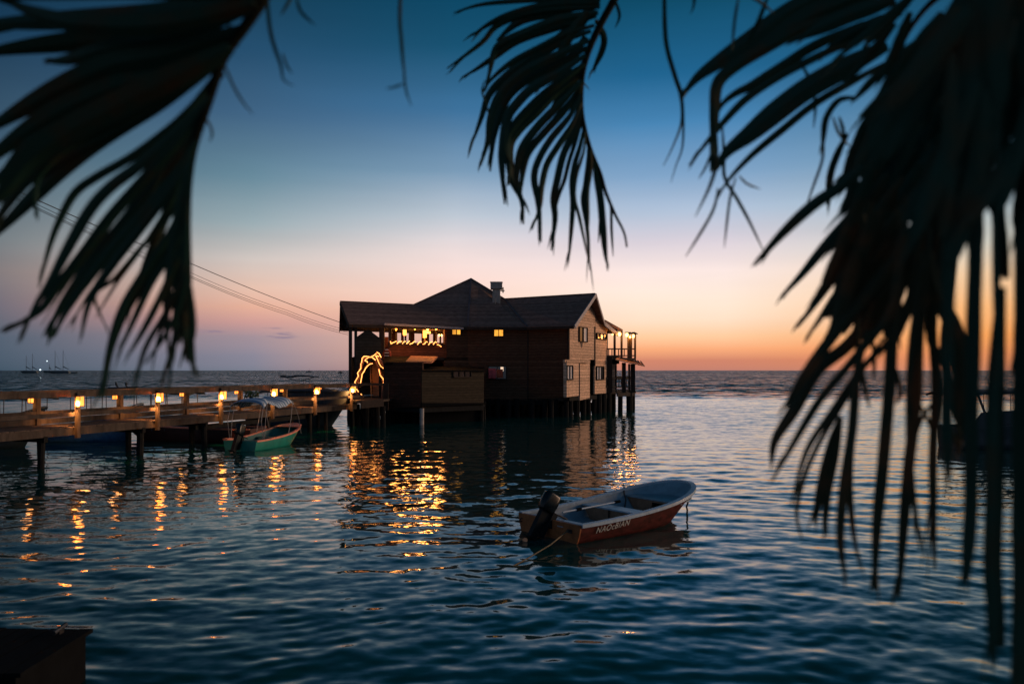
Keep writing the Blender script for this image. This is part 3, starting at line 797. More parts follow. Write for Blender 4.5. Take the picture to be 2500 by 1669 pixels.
mb = MB(); mb.slab([P(955, 1000, 64), P(1470, 1000, 66.5), P(1470, 1040, 66.5), P(955, 1040, 64)], V(0, .1, 0))  # added dark sheets under the house, hiding bright water between the piles
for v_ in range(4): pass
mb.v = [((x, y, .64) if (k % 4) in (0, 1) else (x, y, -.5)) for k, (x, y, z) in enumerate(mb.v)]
mb.build('added_shade_board', M['dark'], house)
mb = MB(); mb.slab([V(-3.0, 59.2, .60), V(1.2, 59.0, .60), V(4.4, 57.6, .60), V(4.4, 57.6, -.4), V(1.2, 59.0, -.4), V(-3.0, 59.2, -.4)], V(0, .08, 0)); mb.build('added_shade_board', M['dark'], house)
mb = MB(); mb.slab([V(LA[0] + .5, LA[1] + 1.2, .95), V(LB[0], LB[1] + 1.2, .95), V(LC[0], LC[1] + .6, .95), V(LC[0], LC[1] + .6, -.4), V(LB[0], LB[1] + 1.2, -.4), V(LA[0] + .5, LA[1] + 1.2, -.4)], V(0, .08, 0)); mb.build('added_shade_board', M['dark'], house)
for i in range(16):
    px = 948 + i * 29 + rnd.uniform(-8, 8); pilepx(px, 55.5 + (i % 2) * 1.2 if px > 1190 else 53.5, 1.25, rnd.uniform(.14, .22))
# low cross bracing seen under the entrance
mb = MB()
for a, b in (((872, 1000), (893, 1020)), ((893, 1000), (912, 1018)), ((912, 1020), (936, 1000)), ((893, 1022), (912, 1004)), ((880, 1012), (884, 985))):
    mb.beam(P(*a, 47.0), P(*b, 47.0), .09, .09)
mb.build('brace', M['pile'], house)

# ---- lamps of the house
def point(loc, power, col=(1, .35, .07), r=.16):
    l = bpy.data.lights.new('lamp_light', 'POINT'); l.energy = power * 1.5; l.color = col; l.shadow_soft_size = r
    o = bpy.data.objects.new('lamp_light', l); C.objects.link(o); o.location = loc; return o
def ceiling_lamp(p, r, h, label, power=0, drop=.25, shade='cone', group='lamps hanging in the open gallery'):
    t = empty('hanging_lamp', p, label, 'lamp', group)
    m_ = MB(); m_.tube([(0, 0, drop), (0, 0, h * .5)], .012, 5); m_.build('cord', M['iron'], t, world=False)
    if shade == 'cone': prof = [(r * .5, h * .5), (r, h * .2), (r * .8, -h * .2), (r * .2, -h * .5)]
    elif shade == 'drum': prof = [(r * .8, h * .5), (r, h * .45), (r, -h * .45), (r * .8, -h * .5)]
    else: prof = [(r * .3, h * .5), (r * .85, h * .25), (r, 0), (r * .85, -h * .25), (r * .3, -h * .5)]
    m_ = MB(); m_.lathe(prof, n=10); m_.build('lamp_shade', M['shade_glow'] if shade != 'globe' else M['bulb'], t, world=False, smooth=True)
    if power:
        l = point((0, -.05, -h * .75), power * 1.8); l.parent = t
    return t
def gp(px, py, dd):
    d = onplan(F0, F1, px, py).y + dd; return P(px, py, d)
ceiling_lamp(gp(967, 801, .6), .09, .34, 'small amber cone lamp, leftmost under the gallery eave', 10)
ceiling_lamp(gp(988, 811, 1.6), .13, .42, 'amber lamp above the rail, second from the left in the gallery', 16, shade='drum')
ceiling_lamp(gp(1013, 801, .8), .08, .28, 'tiny amber cone lamp at the middle of the gallery eave', 8)
ceiling_lamp(gp(1044, 799.5, .9), .12, .38, 'bright white lamp over an amber bowl in the gallery', 26, shade='globe')
ceiling_lamp(gp(1044.5, 811.5, 1.1), .20, .16, 'wide amber bowl lamp below the bright white lamp', 0, shade='drum')
ceiling_lamp(gp(1037, 815, 2.3), .14, .55, 'long amber lamp left of the wide bowl lamp', 14, shade='drum')
ceiling_lamp(gp(1065, 799.5, .7), .13, .30, 'very bright lamp at the top of the last gallery post', 34, shade='globe')
ceiling_lamp(gp(1072, 818, 3.6), .06, .18, 'left one of two small white lamps at the right end of the gallery', 6, shade='globe')
ceiling_lamp(gp(1078, 818, 3.6), .06, .18, 'right one of two small white lamps at the right end of the gallery', 6, shade='globe')
ceiling_lamp(gp(855, 797, .5), .05, .12, 'small lamp lighting the left corner post of the house', 9, shade='globe')
def wall_lamp(p, r, label, power):
    t = empty('balcony_lamp', p, label, 'lamp', 'lamps on the seaward balcony posts')
    m_ = MB(); m_.lathe([(r * .4, r), (r, r * .4), (r, -r * .6), (r * .35, -r * 1.3)], n=10); m_.build('globe', M['bulb'], t, world=False, smooth=True)
    m_ = MB(); m_.lathe([(r * 1.5, r), (r * 1.2, r * 1.2), (r * .3, r * 1.4)], n=10); m_.build('cap', M['iron'], t, world=False)
    m_ = MB(); m_.beam((0, 0, r * 1.2), (r * 2.2, .05, r * 1.2), .03, .03); m_.build('bracket', M['iron'], t, world=False)
    l = point((0, -.06, -r * 1.6), power); l.parent = t
def tp(px, py): return onplan(T0, T1, px, py, off=.14)
wall_lamp(tp(1495.5, 816), .06, 'faint small lamp nearest the end wall on the upper balcony', 6)
wall_lamp(tp(1512.5, 814.5), .13, 'large bright lamp under the porch roof edge on the balcony', 26)
wall_lamp(tp(1530.5, 816.5), .13, 'large bright lamp on the middle balcony post', 26)
wall_lamp(tp(1538, 822), .09, 'smaller lamp hanging lowest, between two bright balcony lamps', 16)
wall_lamp(tp(1546, 819.5), .12, 'bright lamp on the outermost balcony post', 24)
l = point(tp(1507, 900) + V(0, 1.6, 0), 16); l.name = 'lamp_light'; l.parent = house; l.location = l.location - house.location
l = point(V(-9.3, 53.4, 3.4), 7); l.parent = house; l.location = l.location - house.location
l = point(P(965, 862, 51.5), 10); l.parent = house; l.location = l.location - house.location

# rope lights
def rope_light(name, strands, r, label, d, jit=0.0):
    t = empty(name, P(*strands[0][0], d), label, 'rope light')
    for st in strands:
        pts = []
        for i in range(len(st) - 1):
            for k in range(4):
                u = k / 4; pts.append(P(st[i][0] * (1 - u) + st[i + 1][0] * u, st[i][1] * (1 - u) + st[i + 1][1] * u, d + jit * math.sin(i * 1.3 + u)))
        pts.append(P(*st[-1], d + jit * math.sin(len(st))))
        m_ = MB(); m_.tube(pts, r, 6); m_.build('strand', M['rope'], t, smooth=True)
    return t
arch = [[(869.4, 938), (866, 932.8), (870, 926), (875, 918), (872.8, 910), (880.8, 899.5), (881, 887)], [(882.7, 885.5), (884.3, 874), (888.9, 869.5), (896, 869.3), (904, 871.8), (911.8, 868), (918.7, 862.6)],
        [(920.2, 859.6), (925.6, 862.6), (930.2, 871.8)], [(924.8, 869.5), (917.2, 868), (920.2, 874), (925.6, 887), (930, 894), (937.8, 900.4), (941.7, 905), (945.7, 914.5), (944, 897), (948, 899), (954.3, 912), (947, 921), (940.5, 928), (938, 938.5)],
        [(925, 900.7), (928, 915.6), (934.8, 923.6), (937, 930.5), (934.8, 939)], [(909.5, 887), (902.6, 888.6), (897, 893), (892, 899.4), (889, 906), (884, 913), (882.6, 922.5), (879.7, 936)],
        [(897, 885.6), (897, 882.5), (891, 880), (893.5, 876.4), (900, 872)], [(908, 872), (912, 874.5), (916.4, 878.7)], [(876, 935), (876.8, 939)], [(870, 949), (875, 956)], [(881, 961), (887, 969)]]
rope_light('arch_rope_light', arch, .026, 'amber rope light wound round the driftwood arch at the stair foot', 50.6, .15)
# driftwood arch it is wound on
ar = empty('driftwood_arch', P(875, 945, 50.8), 'twisted driftwood arch framing the entrance stairs, lit by rope light', 'arch')
for st, r in (([(872, 978), (869, 940), (877, 912), (884, 885), (890, 873), (905, 871), (920, 866), (926, 861)], .13), ([(934, 978), (937, 940), (950, 912), (942, 896), (928, 880), (920, 866)], .13),
              ([(880, 945), (884, 915), (893, 895), (905, 885)], .08), ([(936, 935), (930, 912), (924, 896), (917, 880), (908, 872)], .08)):
    m_ = MB(); m_.tube([P(x, y, 50.85) for x, y in st], [r * (1 - .35 * i / len(st)) for i in range(len(st))], 7); m_.build('branch', M['driftwood'], ar, smooth=True)
sw = []
for a in ([(953, 833), (955, 839), (960, 836), (968, 832.5)], [(969, 839), (975, 833.5), (981, 833)], [(982, 839), (986, 834.5), (990, 832.5)], [(992, 839), (996, 836), (1000, 832)], [(1000, 840), (1006, 838), (1012, 833), (1015, 833.5)],
          [(1019, 841), (1023, 836), (1027, 833.5), (1029, 835)], [(1032, 840), (1036, 839.5), (1041, 833.5), (1044, 835)], [(1046, 842), (1050, 836), (1055, 834)], [(1058, 841), (1060, 836.5), (1064, 834), (1066, 836)], [(1067, 841), (1072, 842), (1077, 846)]): sw.append(a)
t = empty('rail_rope_light', onplan(F0, F1, 953, 840, off=.2), 'amber rope light twisted in short spirals along the gallery rail', 'rope light')
for st in sw:
    m_ = MB(); m_.tube([onplan(F0, F1, x, y, off=.16 + .05 * (i % 2)) for i, (x, y) in enumerate(st)], .032, 6); m_.build('strand', M['rope'], t, smooth=True)
l = point((2.3, -1.5, .6), 30, (1, .42, .14)); l.parent = t  # bare point lights added ahead of the rail to brighten the awning
l = point((1.2, -.5, .25), 14); l.parent = t

# striped life ring on the gallery corner post
rg = empty('life_ring', P(944.5, 865.5, 53), 'red and white striped ring hanging on the dark post by the gallery corner', 'life ring')
m_ = MB(); m_.tube([(.24 * math.cos(a), 0, .32 * math.sin(a)) for a in [k * math.pi / 8 for k in range(17)]], .07, 6); m_.build('ring', M['redcloth'], rg, world=False, smooth=True)
for z in (.32, .12, -.08, -.3):
    m_ = MB(); m_.box((0, -.01, z), (.3 if abs(z) < .2 else .2, .17, .07)); m_.build('band', M['white'], rg, world=False, bevel=.02)

# ================================================================== THE PIER
pier = empty('pier', (-12, 33, 0), 'wooden pier on dark piles with a plank railing, running to the stilt house', 'pier')
PD = Vector((4.76, 14.54, 0)); PU = PD.normalized(); PB = Vector((-PU.y, PU.x, 0)) * 1.75
PF0 = Vector((-15.35, 28.0, 0))
def pf(t, z=0.0, off=0.0): return PF0 + PD * t + PU.cross(Vector((0, 0, 1))) * off + Vector((0, 0, z))   # off towards the viewer side
def pb(t, z=0.0, off=0.0): return pf(t, z, off) + PB
T_A, T_B = -.62, 1.30
DZ = 1.33
mb = MB()
n_ = int((T_B - T_A) * PD.length / .15)
prnd = random.Random(8)
for i in range(n_):
    t_ = T_A + (T_B - T_A) * (i + .5) / n_
    mb.beam(pf(t_, DZ - .02 + prnd.uniform(-.004, .004), .04 + prnd.uniform(-.02, .02)), pb(t_, DZ - .02, -.04), .135, .04)
mb.build('deck', M['deck'], pier)
mb = MB(); mb.beam(pf(T_A, DZ - .17, 0), pf(T_B, DZ - .17, 0), .06, .25); mb.build('stringer', M['timber'], pier)
mb = MB(); mb.beam(pb(T_A, DZ - .16, 0), pb(T_B, DZ - .16, 0), .06, .23); mb.build('stringer', M['timber'], pier)
mb = MB(); mb.beam(pb(T_A, DZ + .12, -.03), pb(T_B, DZ + .12, -.03), .05, .2); mb.build('kick_board', M['timber'], pier)
for f_, o_ in ((pf, 0.0), (pb, 0.0)):
    for a, b in ((T_A, -.0), (0.0, .5), (.5, 1.0), (1.0, T_B + (.05 if f_ is pf else -.12))):
        mb = MB(); mb.beam(f_(a, 2.545 - a * .03, o_), f_(b - .001, 2.545 - b * .03, o_), .17, .055); mb.beam(f_(a, 2.44 - a * .03, o_ + .04), f_(b - .001, 2.44 - b * .03, o_ + .04), .045, .15)
        mb.build('top_rail', M['timber'], pier)
        mb = MB(); mb.beam(f_(a, 1.76, o_ + .04), f_(b - .001, 1.76, o_ + .04), .045, .14); mb.build('mid_rail', M['timber'], pier)
ts = [-.5, -.25, 0, .25, .5, .75, 1.0, 1.25]
for t_ in ts:
    mb = MB(); mb.beam(pf(t_, .93, .10), pf(t_, 2.51, .10), .13, .13, up=(PU.x, PU.y, 0)); mb.build('post', M['timber'], pier)
    mb = MB(); mb.beam(pb(t_, 1.15, -.02), pb(t_, 2.51, -.02), .20, .16, up=(PU.x, PU.y, 0)); mb.build('post', M['timber'], pier)
for t_, s_ in ((-.35, 0), (-.081, 0), (.207, 0), (.444, 0), (.741, 0), (.985, 0), (1.09, 0), (1.28, 0), (-.3, 1), (.0, 1), (.27, 1), (.51, 1), (.80, 1), (1.02, 1), (1.2, 1)):
    p = (pf(t_, 0, -.12) if s_ == 0 else pb(t_, 0, .12)); r_ = prnd.uniform(.11, .14)
    mb = MB(); mb.tube([p + V(prnd.uniform(-.06, .06), 0, -.6), p + V(0, 0, 1.1)], r_, 9); mb.build('pile', M['pile'], pier)
for t_ in (-.35, -.081, .207, .444, .741, 1.0):
    mb = MB(); mb.beam(pf(t_, .97, .05), pb(t_ + .01, .97, -.05), .14, .2); mb.build('cross_beam', M['pile'], pier)
mb = MB(); mb.beam(pf(.42, .84, -.3), pf(1.0, .84, -.3), .12, .2); mb.build('cross_beam', M['pile'], pier)
# last posts and rail by the house
mb = MB(); a = P(932, 943, 46.2); mb.beam(V(a.x, a.y + 1.5, 2.5), V(a.x, a.y + 1.5, .9), .3, .2, up=(0, 1, 0)); mb.build('post', M['trim_dark'], pier)
mb = MB(); mb.beam(pf(1.30, 2.48, 0), V(a.x, a.y + 1.5, 2.46), .12, .14); mb.build('top_rail', M['trim_dark'], pier)

def lantern(name='pier_lantern'):
    t = bpy.data.objects.new(name, None); C.objects.link(t); t.empty_display_size = .2
    m_ = MB(); m_.box((0, 0, .15), (.20, .19, .025)); m_.box((0, 0, -.15), (.17, .16, .02))
    for x in (-.08, .08):
        for y in (-.075, .075): m_.box((x, y, 0), (.012, .012, .3))
    m_.build('lantern_frame', M['iron'], t, world=False)
    m_ = MB(); m_.box((0, 0, 0), (.15, .14, .27)); m_.build('lantern_glass', M['lamp_glass'], t, world=False)
    m_ = MB(); m_.lathe([(.02, .11), (.035, .08), (.03, .03), (.012, .0)], n=8); m_.build('bulb', M['bulb'], t, world=False)
    return t
lan = lantern()
fr_l = ['front rail lantern nearest the left edge of the photo', 'front rail lantern on the second lit post, just left of the biggest palm tip', 'front rail lantern on the third lit post, left of the green boat',
        'front rail lantern above the striped boat canopy', 'front rail lantern between the striped canopy and the house', 'front rail lantern beside the driftwood arch']
bk_l = ['small lantern on the back rail at the far left of the pier', 'small back rail lantern between the first two front lanterns', 'small back rail lantern between the second and third front lanterns',
        'small back rail lantern left of the striped canopy', 'small back rail lantern right above the striped canopy', 'small back rail lantern nearest the house']
first = True
for k, t_ in enumerate((0, .25, .5, .75, 1.0, 1.25)):
    for side in (0, 1):
        o = lan if first else copy_tree(lan); first = False
        # hung on the post faces: front ones towards the sea side, back ones facing the walkway
        p = pf(t_, 2.22 + .02 * math.sin(k * 2.3), .10) + Vector((.15, -.12, 0)) if side == 0 else pb(t_, 2.26, .02) + Vector((-.20, -.08, 0))
        if side == 0: o.scale = (1.2, 1.2, 1.2)
        o.location = p; o.rotation_euler = (R(2 * math.sin(k * 5)), R(3 * math.sin(k * 3.1 + side)), -R(18 + 9 * math.sin(k * 4)))
        if side: o.scale = (.85, .85, .85)
        tag(o, fr_l[k] if side == 0 else bk_l[k], 'lantern', 'lanterns along the pier railing')
        l = point((0, 0, -.24), 6 if side == 0 else 4, (1, .36, .08), .15); l.parent = o
        if side == 0:      # the lamp shines back onto its post, the rails and the walkway
            sp_ = bpy.data.lights.new('lamp_light', 'SPOT'); sp_.energy = 480; sp_.color = (1, .36, .09); sp_.spot_size = R(150); sp_.spot_blend = .7; sp_.shadow_soft_size = .05
            so_ = bpy.data.objects.new('lamp_light', sp_); C.objects.link(so_); so_.parent = o; so_.location = (0, -.14, -.05)
            so_.rotation_euler = Vector((.35, -.85, .45)).to_track_quat('Z', 'Y').to_euler()

# ================================================================== BOATS
def boat(name, loc, rz, L, beam, free, bowfree, label, cat, mats, round_bow=2.4, group=None, rim=.05, stern_w=.9, transom=True, floor=.06, inner=True, bowmat=None):
    """mats: hull, transom, inside, rim.  +x is forward, stern at x=0"""
    t = empty(name, loc, label, cat, group, rz)
    NS = 26
    def hb(s_):
        b0 = stern_w + (1 - stern_w) * min(1, s_ / .45) ** .8
        k = 1.0 if s_ < .5 else max(0.0, 1 - ((s_ - .5) / .5) ** round_bow) ** (1 / 2.0)
        return beam / 2 * b0 * k
    def sheer(s_): return free + (bowfree - free) * s_ ** 2.2
    st = [1 - (1 - i / NS) ** 1.5 for i in range(NS + 1)]
    def sec(s_, inset=0.0, zfloor=None):
        """half section from gunwale down to keel: (x, y, z)"""
        out = []; b_ = max(hb(s_) - inset, 0.0); zt = sheer(s_)
        prof = ((1.0, 1.0), (.985, .72), (.955, .42), (.92, .16), (.89, 0.0), (.45, -.10), (0.0, -.14))
        for k, (fy, fz) in enumerate(prof):
            z = fz * zt if fz >= 0 else fz * 1.2
            if zfloor is not None: z = max(z, zfloor)
            dep = 1 - max(fz, -.14)
            x = L * s_ - (L * .17) * dep * s_ ** 3.2 - (inset if s_ > .8 else 0) * (s_ - .8) / .2 + (inset if s_ < .01 else 0)
            ny = b_ * (fy if zfloor is None else (fy if fz > 0 else fy)) * (1 - .45 * dep * s_ ** 3)
            out.append(Vector((x, ny, z)))
        return out
    def shell(inset, zf):
        m_ = MB(); rows = []
        for s_ in st:
            h = sec(s_, inset, zf); rows.append(h[:-1] + [h[-1]] + [Vector((p.x, -p.y, p.z)) for p in h[:-1][::-1]])
        k = len(rows[0]); m_.v = [tuple(p) for r_ in rows for p in r_]
        for i in range(NS):
            for j in range(k - 1): m_.f.append((i * k + j, (i + 1) * k + j, (i + 1) * k + j + 1, i * k + j + 1))
        return m_, rows, k
    m_, rows, k = shell(0, None)
    hull = m_.build('hull', mats[0], t, world=False, smooth=True)
    m2 = MB(); m2.slab([p for p in rows[0]], (-.035, 0, 0)); m2.build('transom', mats[1], t, world=False)
    if inner:
        m3, rin, k = shell(rim, floor)
        m3.f.append(tuple(range(k)))
        m3.build('inside', mats[2], t, world=False, smooth=False)
    m4 = MB()
    port = [Vector((r_[0].x, r_[0].y, r_[0].z)) for r_ in rows]; star = [r_[-1] for r_ in rows][::-1]
    pts = port + star[1:]
    vs = []; 
    for i, p in enumerate(pts):
        a = pts[max(i - 1, 0)]; b_ = pts[min(i + 1, len(pts) - 1)]; d = (b_ - a); d.z = 0; d.normalize(); nrm = Vector((d.y, -d.x, 0)) * -1
        if p.y < 0 and abs(p.y) > .02: nrm = Vector((0, -1, 0)) if False else Vector((-d.y, d.x, 0))
        o1 = p + nrm * .03; i1 = p - nrm * (rim + .03)
        vs += [o1 + V(0, 0, .022), i1 + V(0, 0, .022), i1 - V(0, 0, .03), o1 - V(0, 0, .045)]
    m4.v = [tuple(v) for v in vs]
    for i in range(len(pts) - 1):
        for j in range(4): m4.f.append((i * 4 + j, i * 4 + (j + 1) % 4, (i + 1) * 4 + (j + 1) % 4, (i + 1) * 4 + j))
    m4.f += [(0, 1, 2, 3), tuple(range(len(pts) * 4 - 4, len(pts) * 4))]
    m4.build('gunwale', mats[3], t, world=False)
    return t, hb, sheer, sec
def outboard(t, x, z, tilt, s_=1.0, cowl=None, yaw=0.0):
    """tilted motor: origin on the transom top"""
    ry = Matrix.Rotation(yaw, 3, 'Z') @ Matrix.Rotation(tilt, 3, 'Y')
    o = Vector((x, 0, z))
    def T(p): return o + ry @ (Vector(p) * s_)
    prof = [(.00, .30, .20, .0), (.04, .36, .25, .0), (.20, .39, .26, .0), (.38, .38, .25, .0), (.42, .35, .22, .0), (.43, .20, .10, .0)]
    m_ = MB(); n = 14; vs = []
    for (zz, lx, ly, ox) in prof:
        for k in range(n):
            a = 2 * math.pi * k / n; c_, s2 = math.cos(a), math.sin(a)
            ex = math.copysign(abs(c_) ** .38, c_) * lx / 2; ey = math.copysign(abs(s2) ** .38, s2) * ly / 2
            vs.append(T((ex + ox - .14, ey, zz + .12)))
    m_.v = [tuple(v) for v in vs]
    for i in range(len(prof) - 1):
        for k in range(n):
            a = i * n + k; b_ = i * n + (k + 1) % n; m_.f.append((a, b_, b_ + n, a + n))
    m_.f += [tuple(range(n))[::-1], tuple(range((len(prof) - 1) * n, len(prof) * n))]
    mo = m_.build('outboard_motor', cowl or M['cowl'], t, world=False, smooth=True)
    m_ = MB()
    m_.slab([T((-.02, -.08, .14)), T((-.26, -.07, .14)), T((-.24, -.05, -.55)), T((-.08, -.05, -.55))], ry @ Vector((0, .13 * s_, 0)))
    m_.slab([T((-.08, -.03, -.52)), T((-.22, -.03, -.52)), T((-.27, -.02, -.80)), T((-.08, -.02, -.80))], ry @ Vector((0, .05 * s_, 0)))
    m_.build('leg', M['motor'], mo, world=False)
    m_ = MB(); m_.slab([T((.02, -.13, -.52)), T((-.34, -.11, -.54)), T((-.34, .11, -.54)), T((.02, .13, -.52))], ry @ Vector((0, 0, .02))); m_.build('cavitation_plate', M['motor'], mo, world=False)
    m_ = MB(); m_.tube([T((-.02, 0, -.70)), T((-.10, 0, -.70)), T((-.26, 0, -.70)), T((-.36, 0, -.70))], [.02 * s_, .055 * s_, .055 * s_, .035 * s_], 10); m_.build('gearcase', M['motor'], mo, world=False)
    m_ = MB()
    for k in range(3):
        a = 2 * math.pi * k / 3 + .4
        ctr = Vector((-.33, .085 * math.cos(a), -.70 + .085 * math.sin(a)))
        u = Vector((0, math.cos(a), math.sin(a))); v_ = Vector((.5, -math.sin(a) * .86, math.cos(a) * .86))
        m_.slab([T(ctr + u * (.075 * math.cos(b_)) + v_ * (.055 * math.sin(b_))) for b_ in [j * math.pi / 5 for j in range(10)]], ry @ Vector((-.008, 0, 0)))
    m_.build('propeller', M['prop'], mo, world=False)
    m_ = MB(); m_.box(T((.06, 0, .02)), (.12, .24, .3), ax=ry); m_.box(T((.02, 0, -.25)), (.06, .2, .3), ax=ry); m_.build('clamp_bracket', M['motor'], mo, world=False)
    m_ = MB(); m_.tube([T((.05, .02, .16)), T((.30, .03, .22)), T((.52, .04, .24))], [.022, .018, .022], 7); m_.build('tiller', M['motor'], mo, world=False)
    return mo

# ---- red boat in the foreground
ang = R(39.5)
red, hb, sheer, sec = boat('rowing_skiff', (.74, 15.78, .0), ang, 4.20, 1.90, .36, .74, 'worn red open motorboat with pale grey inside and painted name, moored in the foreground', 'boat',
            (M['hull_red'], M['hull_orange'], M['boat_inside'], M['boat_rim']), round_bow=2.6, stern_w=.96, floor=.05, rim=.05)
red.name = 'open_motorboat'
m_ = MB(); m_.slab([(.03, -.82, .315), (.36, -.82, .315), (.36, .82, .315), (.03, .82, .315)], (0, 0, -.035)); sb = m_.build('stern_seat', M['boat_rim'], red, world=False, bevel=.008)
m_ = MB(); m_.slab([(.34, -.78, .28), (.34, -.58, .06), (.34, .58, .06), (.34, .78, .28)], (.02, 0, 0)); m_.build('seat_front', M['boat_inside'], sb, world=False)
m_ = MB(); m_.slab([(1.72, -.84, .37), (2.10, -.84, .37), (2.10, .84, .37), (1.72, .84, .37)], (0, 0, -.035)); th_ = m_.build('middle_seat', M['boat_rim'], red, world=False, bevel=.008)
m_ = MB()
for x in (1.74, 2.07): m_.slab([(x, -.80, .33), (x, -.60, .06), (x, .60, .06), (x, .80, .33)], (.03, 0, 0))
m_.build('seat_box', M['box_brown'], th_, world=False)
m_ = MB(); m_.box((1.715, .02, .19), (.02, .03, .28)); m_.build('seat_batten', M['trim_dark'], th_, world=False)
m_ = MB(); bow_pts = [(3.05, -.83, .44)] + [(x, -hb(x / 4.20) * .93 + .05, .44) for x in (3.3, 3.6, 3.85, 4.0)] + [(4.08, 0, .44)] + [(x, hb(x / 4.20) * .93 - .05, .44) for x in (4.0, 3.85, 3.6, 3.3)] + [(3.05, .83, .44)]
m_.slab(bow_pts, (0, 0, -.03)); bs = m_.build('bow_seat', M['boat_inside'], red, world=False)
m_ = MB(); m_.slab([(3.07, 0, .41), (3.07, .74, .41), (3.07, .45, .06), (3.07, 0, .06)], (.03, 0, 0)); m_.slab([(3.07, -.74, .41), (3.07, -.54, .41), (3.07, -.48, .06), (3.07, -.45, .06)], (.03, 0, 0)); m_.box((3.085, -.27, .39), (.03, .54, .05)); m_.box((3.085, -.24, .09), (.03, .48, .06)); m_.build('locker_front', M['box_brown'], bs, world=False)
m_ = MB(); m_.box((3.35, -.2, .22), (.03, .4, .3)); m_.build('locker_inside', M['dark'], bs, world=False)
oar = empty('oar', (0, 0, 0), 'pale pole with dark collars lying along the inside of the red boat', 'oar'); oar.location = red.location; oar.rotation_euler = red.rotation_euler
m_ = MB(); m_.tube([(.55, .20, .40), (1.2, .22, .41), (2.25, .26, .43)], .020, 8); m_.build('shaft', M['boat_rim'], oar, world=False)
m_ = MB(); m_.tube([(.95, .212, .405), (1.08, .215, .408)], .036, 8); m_.build('collar', M['dark'], oar, world=False)
m_ = MB(); m_.tube([(2.15, .256, .43), (2.32, .262, .432)], .034, 8); m_.build('collar', M['dark'], oar, world=False)
outboard(red, -.06, .36, R(32), .92, yaw=R(-6))
m_ = MB(); m_.box((-.045, -.36, .27), (.015, .16, .02)); m_.build('transom_stripe', M['fascia'], red, world=False)
m_ = MB(); m_.tube([(-.05, -.66, .22), (-.09, -.66, .24), (-.09, -.60, .24), (-.05, -.60, .22)], .012, 6); m_.box((-.045, -.63, .22), (.02, .12, .07)); m_.build('eye_bolt', M['iron'], red, world=False)
m_ = MB(); m_.tube([(-.05, .78, .27), (-.10, .78, .25), (-.10, .78, .21), (-.05, .78, .20)], .014, 6); m_.build('eye_bolt', M['iron'], red, world=False)
# painted name on the starboard side
fc = bpy.data.curves.new('lettering', 'FONT'); fc.body = 'NAOcBIAN'; fc.size = .172; fc.shear = .32; fc.extrude = .002; fc.space_character = 1.12; fc.align_x = 'LEFT'
fo = bpy.data.objects.new('lettering', fc); C.objects.link(fo); fo.parent = red; fo.data.materials.append(M['letter'])
a_ = sec(.07); b_ = sec(.40)
p0 = Vector((a_[0].x, -a_[0].y, a_[0].z)); p1 = Vector((a_[2].x, -a_[2].y, a_[2].z)); q0 = Vector((b_[0].x, -b_[0].y, b_[0].z)); q1 = Vector((b_[2].x, -b_[2].y, b_[2].z))
ux = (q0.lerp(q1, .6) - p0.lerp(p1, .9)); ux.z *= .9; ux.normalize(); up_ = ((p0 - p1).normalized() + (q0 - q1).normalized()).normalized(); nn_ = ux.cross(up_).normalized(); up_ = nn_.cross(ux)
fo.matrix_local = Matrix.Translation(p0.lerp(p1, .92) + Vector((.08, 0, 0)) + nn_ * .028) @ Matrix((ux, up_, nn_)).transposed().to_4x4()
bpy.context.view_layer.update()
_dg = bpy.context.evaluated_depsgraph_get()
_me = bpy.data.meshes.new_from_object(fo.evaluated_get(_dg)); _mx = fo.matrix_local.copy()
bpy.data.objects.remove(fo); fo = bpy.data.objects.new('lettering', _me); C.objects.link(fo); fo.parent = red; fo.matrix_local = _mx
if not _me.materials: _me.materials.append(M['letter'])
# ropes
def rope_thing(name, pts, r, label, mat, cat='rope', group=None):
    m_ = MB(); m_.tube(pts, r, 6); o = m_.build(name, mat, None, smooth=True); return tag(o, label, cat, group)
def bow(p): return red.matrix_basis @ Vector(p)
Mred = Matrix.Translation(red.location) @ Matrix.Rotation(ang, 4, 'Z')
rope_thing('mooring_rope', [Mred @ V(-.09, -.63, .24), Mred @ V(-.75, -.86, .10), Mred @ V(-1.5, -1.12, .02), Mred @ V(-2.6, -1.5, -.06), Mred @ V(-4.5, -2.2, -.3)], .012, 'taut pale rope from the red boat transom down into the water', M['rope_m'])
rope_thing('mooring_rope', [Mred @ V(4.22, -.06, .40), Mred @ V(4.20, -.10, .30), Mred @ V(4.22, -.10, .24), Mred @ V(4.17, -.10, .16), Mred @ V(4.2, -.1, .08), Mred @ V(4.16, -.1, -.2)], .022, 'knotted dark rope hanging from the bow of the red boat into the water', M['rope_dk'])
rope_thing('bow_line', [Mred @ V(3.15, .90, .62), Mred @ V(3.02, .78, .50), Mred @ V(2.95, .66, .34), Mred @ V(2.80, .58, .12), Mred @ V(2.5, .40, .08)], .016, 'dark rope draped over the far gunwale inside the red boat', M['rope_dk'])
m_ = MB(); m_.lathe([(.02, .0), (.10, .0), (.11, .10), (.08, .13), (.02, .14)], n=10); o = m_.build('bailer', M['glass_pale'], None, world=False, smooth=True)
o.location = Mred @ V(3.2, -.3, .09); tag(o, 'small pale tub showing in the dark bow locker of the red boat', 'tub')

